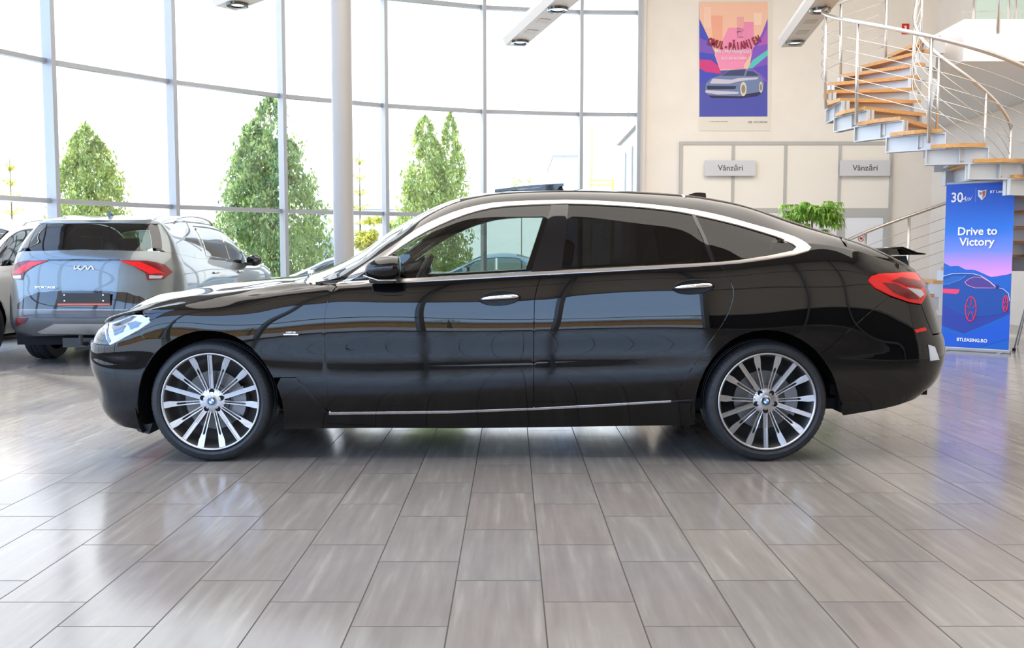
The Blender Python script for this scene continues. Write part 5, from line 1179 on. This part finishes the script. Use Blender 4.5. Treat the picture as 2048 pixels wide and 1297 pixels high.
bush(gx_(238, 21.5), 21.5, .4, .9, gz_(418, 21.5), 1500, 'yellow green bush outside beside the rounded conifer', YL)
bush(gx_(612, 26), 26, .5, .2, gz_(435, 26), 2600, 'bright yellow green bush outside at the foot of the tallest conifer', YG)
bush(gx_(800, 30.5), 30.5, .5, .2, gz_(430, 30.5), 2000, 'dark green bush outside at the foot of the twin topped conifer', YG2)
bush(gx_(1043, 60), 60, 1.0, 4.6, gz_(340, 60), 900, 'distant pale green tree crown right of the twin topped conifer', YG)
# buildings
HW = mat('pale_render', (.72, .70, .68), .8); HR = mat('pale_roof', (.30, .28, .26), .8); HG = mat('house_glass', (.25, .27, .28), .2)
def building(name, x0, x1, y0, y1, z1, label, roof=None, wins=(), mw=HW, mg=HG):
    root = empty(name, ((x0+x1)/2, (y0+y1)/2, -.16), 0, label, 'building')
    m = MB(); m.box((x0, y0, -.16), (x1, y1, z1)); m.build('wall', mw, root)
    if roof: m = MB(); m.prism([(y0-.4, z1), (y1+.4, z1), ((y0+y1)/2, z1+roof)], x1-x0+.8, axis='x', off=x0-.4); m.build('roof', HR, root)
    else: m = MB(); m.box((x0-.1, y0-.1, z1), (x1+.1, y1+.1, z1+.15)); m.build('roof', HR, root)
    for (a, b, c, d) in wins:
        m = MB(); m.box((a, y0-.06, c), (b, y0+.02, d)); f = m.build('window', mg, root)
    return root
building('low_house', gx_(628, 36), gx_(800, 36), 36, 42, gz_(420, 36), 'low white house with a flat grey roof outside behind the round column', 1.0, [(gx_(650, 36), gx_(668, 36), .8, 2.0), (gx_(745, 36), gx_(757, 36), .8, 2.0)])
building('office_block', gx_(1106, 60), gx_(1162, 60), 60, 70, gz_(318, 60), 'pale distant office block outside near the right end of the window wall', None, [(gx_(1112, 60)+i*.9, gx_(1112, 60)+i*.9+.5, 5, 6.4) for i in range(2)], mat('glare_pale_render', (.78, .79, .80), .8), mat('glare_pale_glass', (.5, .52, .54), .5))  # wall and window colours paled to imitate overexposed glare
# annexe right behind the corner of the hall, seen edge-on past the last bay
an = building('annexe', 2.78, 8.6, 19.35, 23.4, 4.02, 'grey panelled annexe wall just outside the last window bay')
m = MB()
for i in range(3): m = MB(); m.box((2.74, 19.7+i*1.25, .1), (2.79, 20.25+i*1.25, 3.7)); m.build('window', mat('annexe_panel', (.40, .43, .44), .3), an)
# lamp post and yellow gantry
def lamp():
    Y = 30; x = gx_(1254, Y); root = empty('street_lamp', (x, Y, -.16), 0, 'tall pale street lamp outside in front of the right window bay', 'street lamp')
    LM_ = mat('lamp_post_metal', (.66, .68, .70), .5, .2); z1 = gz_(186, Y)
    MB().tube([(x, Y, -.16), (x, Y, z1), (x-.02, Y, gz_(168, Y)), (gx_(1244, Y), Y, gz_(158, Y))], .035, 8).build('pole', LM_, root, smooth=True)
    p, q = Vector((gx_(1246, Y), Y, gz_(160, Y))), Vector((gx_(1200, Y), Y, gz_(132, Y))); d = q-p
    m = MB(); m.box((0, -.12, -.05), (d.length, .12, .05), Matrix.Translation(p) @ Matrix.Rotation(-math.atan2(d.z, d.x), 4, 'Y')); bevel(m.build('lamp_head', LM_, root), .03, 2)
lamp()
Y = 34; YEL = mat('yellow_steel', (.80, .55, .10), .5); root = empty('yellow_gate', (gx_(1182, Y), Y, -.16), 0, 'yellow steel post with a low crossbar frame outside in the right window bay', 'gate')
MB().tube([(gx_(1182, Y), Y, -.16), (gx_(1182, Y), Y, gz_(262, Y))], .03, 6).build('post', YEL, root)
for py in (363, 372): m = MB(); m.box((gx_(1176, Y), Y-.03, gz_(py, Y)-.03), (gx_(1226, Y), Y+.03, gz_(py, Y)+.03)); m.build('crossbar', YEL, root)
m = MB(); m.box((gx_(1224, Y)-.05, Y-.05, -.16), (gx_(1224, Y)+.05, Y+.05, gz_(362, Y))); m.build('support_post', YEL, root)
# seen only as reflections in the black car: what stands across the road behind the camera
building('long_shed', -30, 30, -34, -28, 3.0, 'long tan shed across the road behind the photographer', 1.2, [(x, x+2, .8, 2.2) for x in range(-28, 28, 5)], mat('tan_cladding', (.50, .30, .15), .7))
for i, x in enumerate((-16, -9, -2.5, 6, 14)): 
    thuja(x, -22, 4.5, 1.1, 900, 'conifer across the road behind the photographer', YG2).__setitem__('group', 'conifers across the road')
# ------------------------------------------------------------------ roll-up banner
bl, br_ = at_z(1882, 700, 0), at_z(2017, 708, 0); u = br_-bl; BWd = u.length; bang = math.atan2(u.y, u.x)
BH = 2.05; MBn = Matrix.Translation(bl) @ Matrix.Rotation(bang, 4, 'Z') @ Matrix.Rotation(math.pi/2, 4, 'X')
ban = empty('rollup_banner', bl, 0, 'tall blue and pink roll-up banner standing right of the black car under the staircase', 'banner')
pm = mat('banner_print', (0, .1, .6), .45); t = pm.node_tree
co = N(t, 'ShaderNodeTexCoord'); sp_ = N(t, 'ShaderNodeSeparateXYZ'); cr = N(t, 'ShaderNodeValToRGB'); mrr = N(t, 'ShaderNodeMapRange'); mrr.inputs[2].default_value = BH
t.links.new(co.outputs['Object'], sp_.inputs[0]); t.links.new(sp_.outputs[2], mrr.inputs[0]); t.links.new(mrr.outputs[0], cr.inputs[0]); t.links.new(cr.outputs[0], t.nodes['Principled BSDF'].inputs['Base Color'])
e = cr.color_ramp.elements; e[0].position = .42; e[0].color = lin('ef98d8'); e[1].position = 1.0; e[1].color = lin('0b50c8')
for p_, c_ in ((.50, 'c98ee0'), (.60, '6f86e0'), (.72, '1a6fd8'), (.86, '0b5ccc')): q = e.new(p_); q.color = lin(c_)
m = MB(); m.box((0, .03, -.003), (BWd, BH, .001), MBn); sheet = m.build('banner_sheet', pm, ban)
def bpt(x, y, lay): return MBn @ Vector(((x-1165)/485*BWd, max(2.10*(1-(y-20)/1215), .032), .0015*lay+.001))
def BF(pts, n, c, lay, nm='print_area'):
    V = [bpt(min(max(x, 1165), 1650), y, lay) for x, y in pts]; n_ = len(V); off_ = (MBn.to_3x3() @ Vector((0, 0, -.001)))
    return mesh(nm, V+[v+off_ for v in V], [tuple(range(n_)), tuple(range(n_, 2*n_))[::-1]]+[(i, (i+1) % n_, n_+(i+1) % n_, n_+i) for i in range(n_)], mat('banner_'+n, c, .45), sheet)
MT = [(1165, 610), (1190, 622), (1215, 635), (1250, 632), (1275, 632), (1300, 645), (1330, 657), (1370, 658), (1400, 662), (1450, 682), (1490, 700), (1510, 706), (1550, 702), (1580, 696), (1615, 690), (1650, 680)]
BF(MT+[(1650, 1225), (1165, 1225)], 'hills', '0a5cc0', 1, 'printed_hills')
BF([(1165, 860), (1300, 850), (1480, 900), (1640, 880), (1650, 960), (1480, 1040), (1330, 1110), (1165, 1060)], 'road', '243a9c', 2)
BF([(1165, 1110), (1350, 1120), (1500, 1050), (1650, 975), (1650, 1130), (1400, 1225), (1165, 1225)], 'glow', '0d55c8', 3)
BF([(1165, 705), (1230, 687), (1380, 685), (1440, 700), (1500, 735), (1545, 780), (1600, 790), (1635, 820), (1645, 880), (1600, 960), (1480, 985), (1300, 980), (1165, 900)], 'carbody', '10479f', 4)
def BL(pts, r, n, c, nm='print_line'):
    pts = [bpt(x, y, 6) for x, y in pts]; MB().tube(pts, r, 5).build(nm, mat('banner_'+n, c, .45), sheet)
BF([(1325, 745), (1355, 722), (1390, 709), (1450, 712), (1500, 740), (1545, 783), (1400, 785), (1340, 765)], 'window', '4a3a8c', 5)
BF([(1165, 735), (1230, 703), (1330, 700), (1290, 730), (1200, 762), (1165, 765)], 'window2', '155fb4', 5)
BL([(1165, 705), (1230, 687), (1300, 683), (1380, 685), (1440, 700), (1500, 738), (1545, 775)], .0035, 'white', 'dfe4ff')
BL([(1570, 782), (1600, 790), (1635, 820), (1645, 870)], .003, 'white', 'dfe4ff')
BL([(1325, 745), (1355, 722), (1390, 709), (1450, 712), (1500, 740), (1545, 783), (1400, 785), (1340, 765), (1325, 745)], .0035, 'pink', 'f09ac8')
BL([(1165, 762), (1200, 762), (1290, 730), (1330, 700)], .002, 'sky', '8ab8f0')
BF([(1165, 795), (1290, 797), (1283, 822), (1265, 831), (1165, 825)], 'red', 'e83a6c', 6)
BF([(1535, 768), (1555, 760), (1570, 770), (1560, 790), (1538, 788)], 'dark', '1c2a70', 6)
for (cx_, cy_, rx, ry) in ((1375, 935, 38, 86), (1617, 890, 17, 54)):
    BL([(cx_+rx*math.cos(a), cy_+ry*math.sin(a)) for a in [2*math.pi*i/28 for i in range(29)]], .0055, 'redline', 'f0304c')
    for k in range(5): a = k*2*math.pi/5-math.pi/2; BL([(cx_+rx*.25*math.cos(a), cy_+ry*.25*math.sin(a)), (cx_+rx*.9*math.cos(a), cy_+ry*.9*math.sin(a))], .004, 'redline', 'f0304c')
def BT(body, x, y, h, **k):
    Mt = Matrix.Translation(bpt(x, y, 6)) @ MBn.to_3x3().to_4x4()
    return text('print_lettering', body, WHITE, h, Mt, sheet, ext=.0008, **k)
BT('Drive to', 1400, 390, .135, bold=.0025, sx_=.95); BT('Victory', 1400, 465, .135, bold=.0025, sx_=.95)
BT('BTLEASING.RO', 1390, 1155, .058, bold=.001, sx_=.88)
BT('30', 1247, 152, .165, bold=.003, sx_=.85); BT('Ani', 1312, 160, .075, shear=.5); BT('BT Leasing', 1545, 120, .046, bold=.001)
BL([(1380, 88), (1380, 185)], .0012, 'white', 'dfe4ff'); BL([(1270, 185), (1350, 170)], .0015, 'white', 'dfe4ff')
BF([(1395, 102), (1425, 108), (1455, 102), (1452, 145), (1425, 175), (1398, 145)], 'shield', 'f3efe6', 5); BF([(1428, 112), (1450, 108), (1447, 143), (1428, 165)], 'shieldr', 'd9674a', 6)
Mt = Matrix.Translation(bpt(1425, 128, 8)) @ MBn.to_3x3().to_4x4(); text('print_lettering', 'BT', mat('banner_navy', '283a80', .4), .05, Mt, sheet, ext=.0006)
m = MB(); m.box((-.02, 0, -.06), (BWd+.02, .045, .02), MBn); bevel(m.build('banner_base', ALU, ban), .01, 2)
m = MB(); m.tube([MBn @ Vector((BWd/2, .03, -.03)), MBn @ Vector((BWd/2, BH, -.02))], .008, 8); m.build('support_pole', ALU, ban)
m = MB(); m.box((0, BH-.01, -.012), (BWd, BH+.012, .006), MBn); m.build('top_rail', ALU, ban)
for x_ in (.08, BWd-.08): m = MB(); m.box((x_-.02, 0, -.16), (x_+.02, .012, .16), MBn); m.build('base_foot', ALU, ban)
# leaning display stand, just its leg in view right of the banner
p0 = at_z(1986, 692, 0.012); p0 = at_z(2028, 700, .012); st_ = empty('easel_stand', p0, 0, 'slim grey easel leg with a rubber foot at the right edge beside the banner', 'stand')
q0 = at_y(2034, 560, p0.y+.05); e1 = Vector((p0.x+.32, p0.y+.05, 1.35))
MB().tube([p0, e1], .009, 8).build('leg', ALU, st_, smooth=True); MB().tube([p0+Vector((.62, .05, 0)), e1], .009, 8).build('leg', ALU, st_); MB().tube([p0+Vector((.32, .5, 0)), e1], .009, 8).build('leg', ALU, st_)
m = MB(); m.lathe([(.001, -.012), (.022, -.012), (.018, .02), (.001, .02)], 12, Matrix.Translation(p0)); m.build('rubber_foot', DARK, st_)
# ------------------------------------------------------------------ potted plant by the partition
def plant():
    Y = 15.2; x = gx_(1620, Y); root = empty('potted_plant', (x, Y, 0), 0, 'green umbrella tree with drooping leaves behind the tail of the black car', 'plant')
    MB().lathe([(.001, .0), (.17, .0), (.22, .42), (.24, .44), (.21, .44), (.20, .40), (.001, .40)], 32, Matrix.Translation((x, Y, 0))).build('pot', mat('pot_white', (.6, .58, .55), .5), root, smooth=False, angle=40)
    z1 = gz_(413, Y)
    tm = MB(); tm.tube([(x, Y, .38), (x+.03, Y, 1.0), (x, Y, z1)], [.03, .022, .014], 8); tm.build('trunk', BARK, root)
    LG = [leafmat('plant_leaves', (.10, .26, .03), (.32, .52, .08))]
    V = []; F = []
    for i in range(150):
        a = rng.uniform(0, 2*math.pi); el = rng.uniform(.0, 1.2); R_ = rng.uniform(.15, .42); c = Vector((x+math.cos(a)*R_*1.2, Y+math.sin(a)*R_, z1-.12+R_*math.sin(el)*.75-.22*(R_ > .28)*rng.random()-.10*rng.random()))
        for j in range(7):
            b = j*2*math.pi/7+rng.random()*.5; L_ = rng.uniform(.10, .17); d = Vector((math.cos(b), math.sin(b), 0)); s_ = Vector((-math.sin(b), math.cos(b), 0)); k = len(V)
            p1 = c+d*L_*.45+Vector((0, 0, -.01)); p2 = c+d*L_*.8+Vector((0, 0, -.08-rng.random()*.05)); wd = .022
            V += [c, p1+s_*wd, p1-s_*wd, p1+Vector((0, 0, -.004)), p2, p2+Vector((0, 0, -.03))+d*.01]; F += [(k, k+1, k+3), (k, k+3, k+2), (k+3, k+1, k+4), (k+2, k+3, k+4)]
    mesh('foliage', V, F, LG[0], root)
    sm = MB()
    for i in range(9):
        a = rng.uniform(0, 2*math.pi); sm = MB(); sm.tube([(x, Y, z1-.25), (x+.15*math.cos(a), Y+.15*math.sin(a), z1-.05), (x+.33*math.cos(a), Y+.28*math.sin(a), z1+.02)], .006, 5); sm.build('branch', BARK, root)
plant()
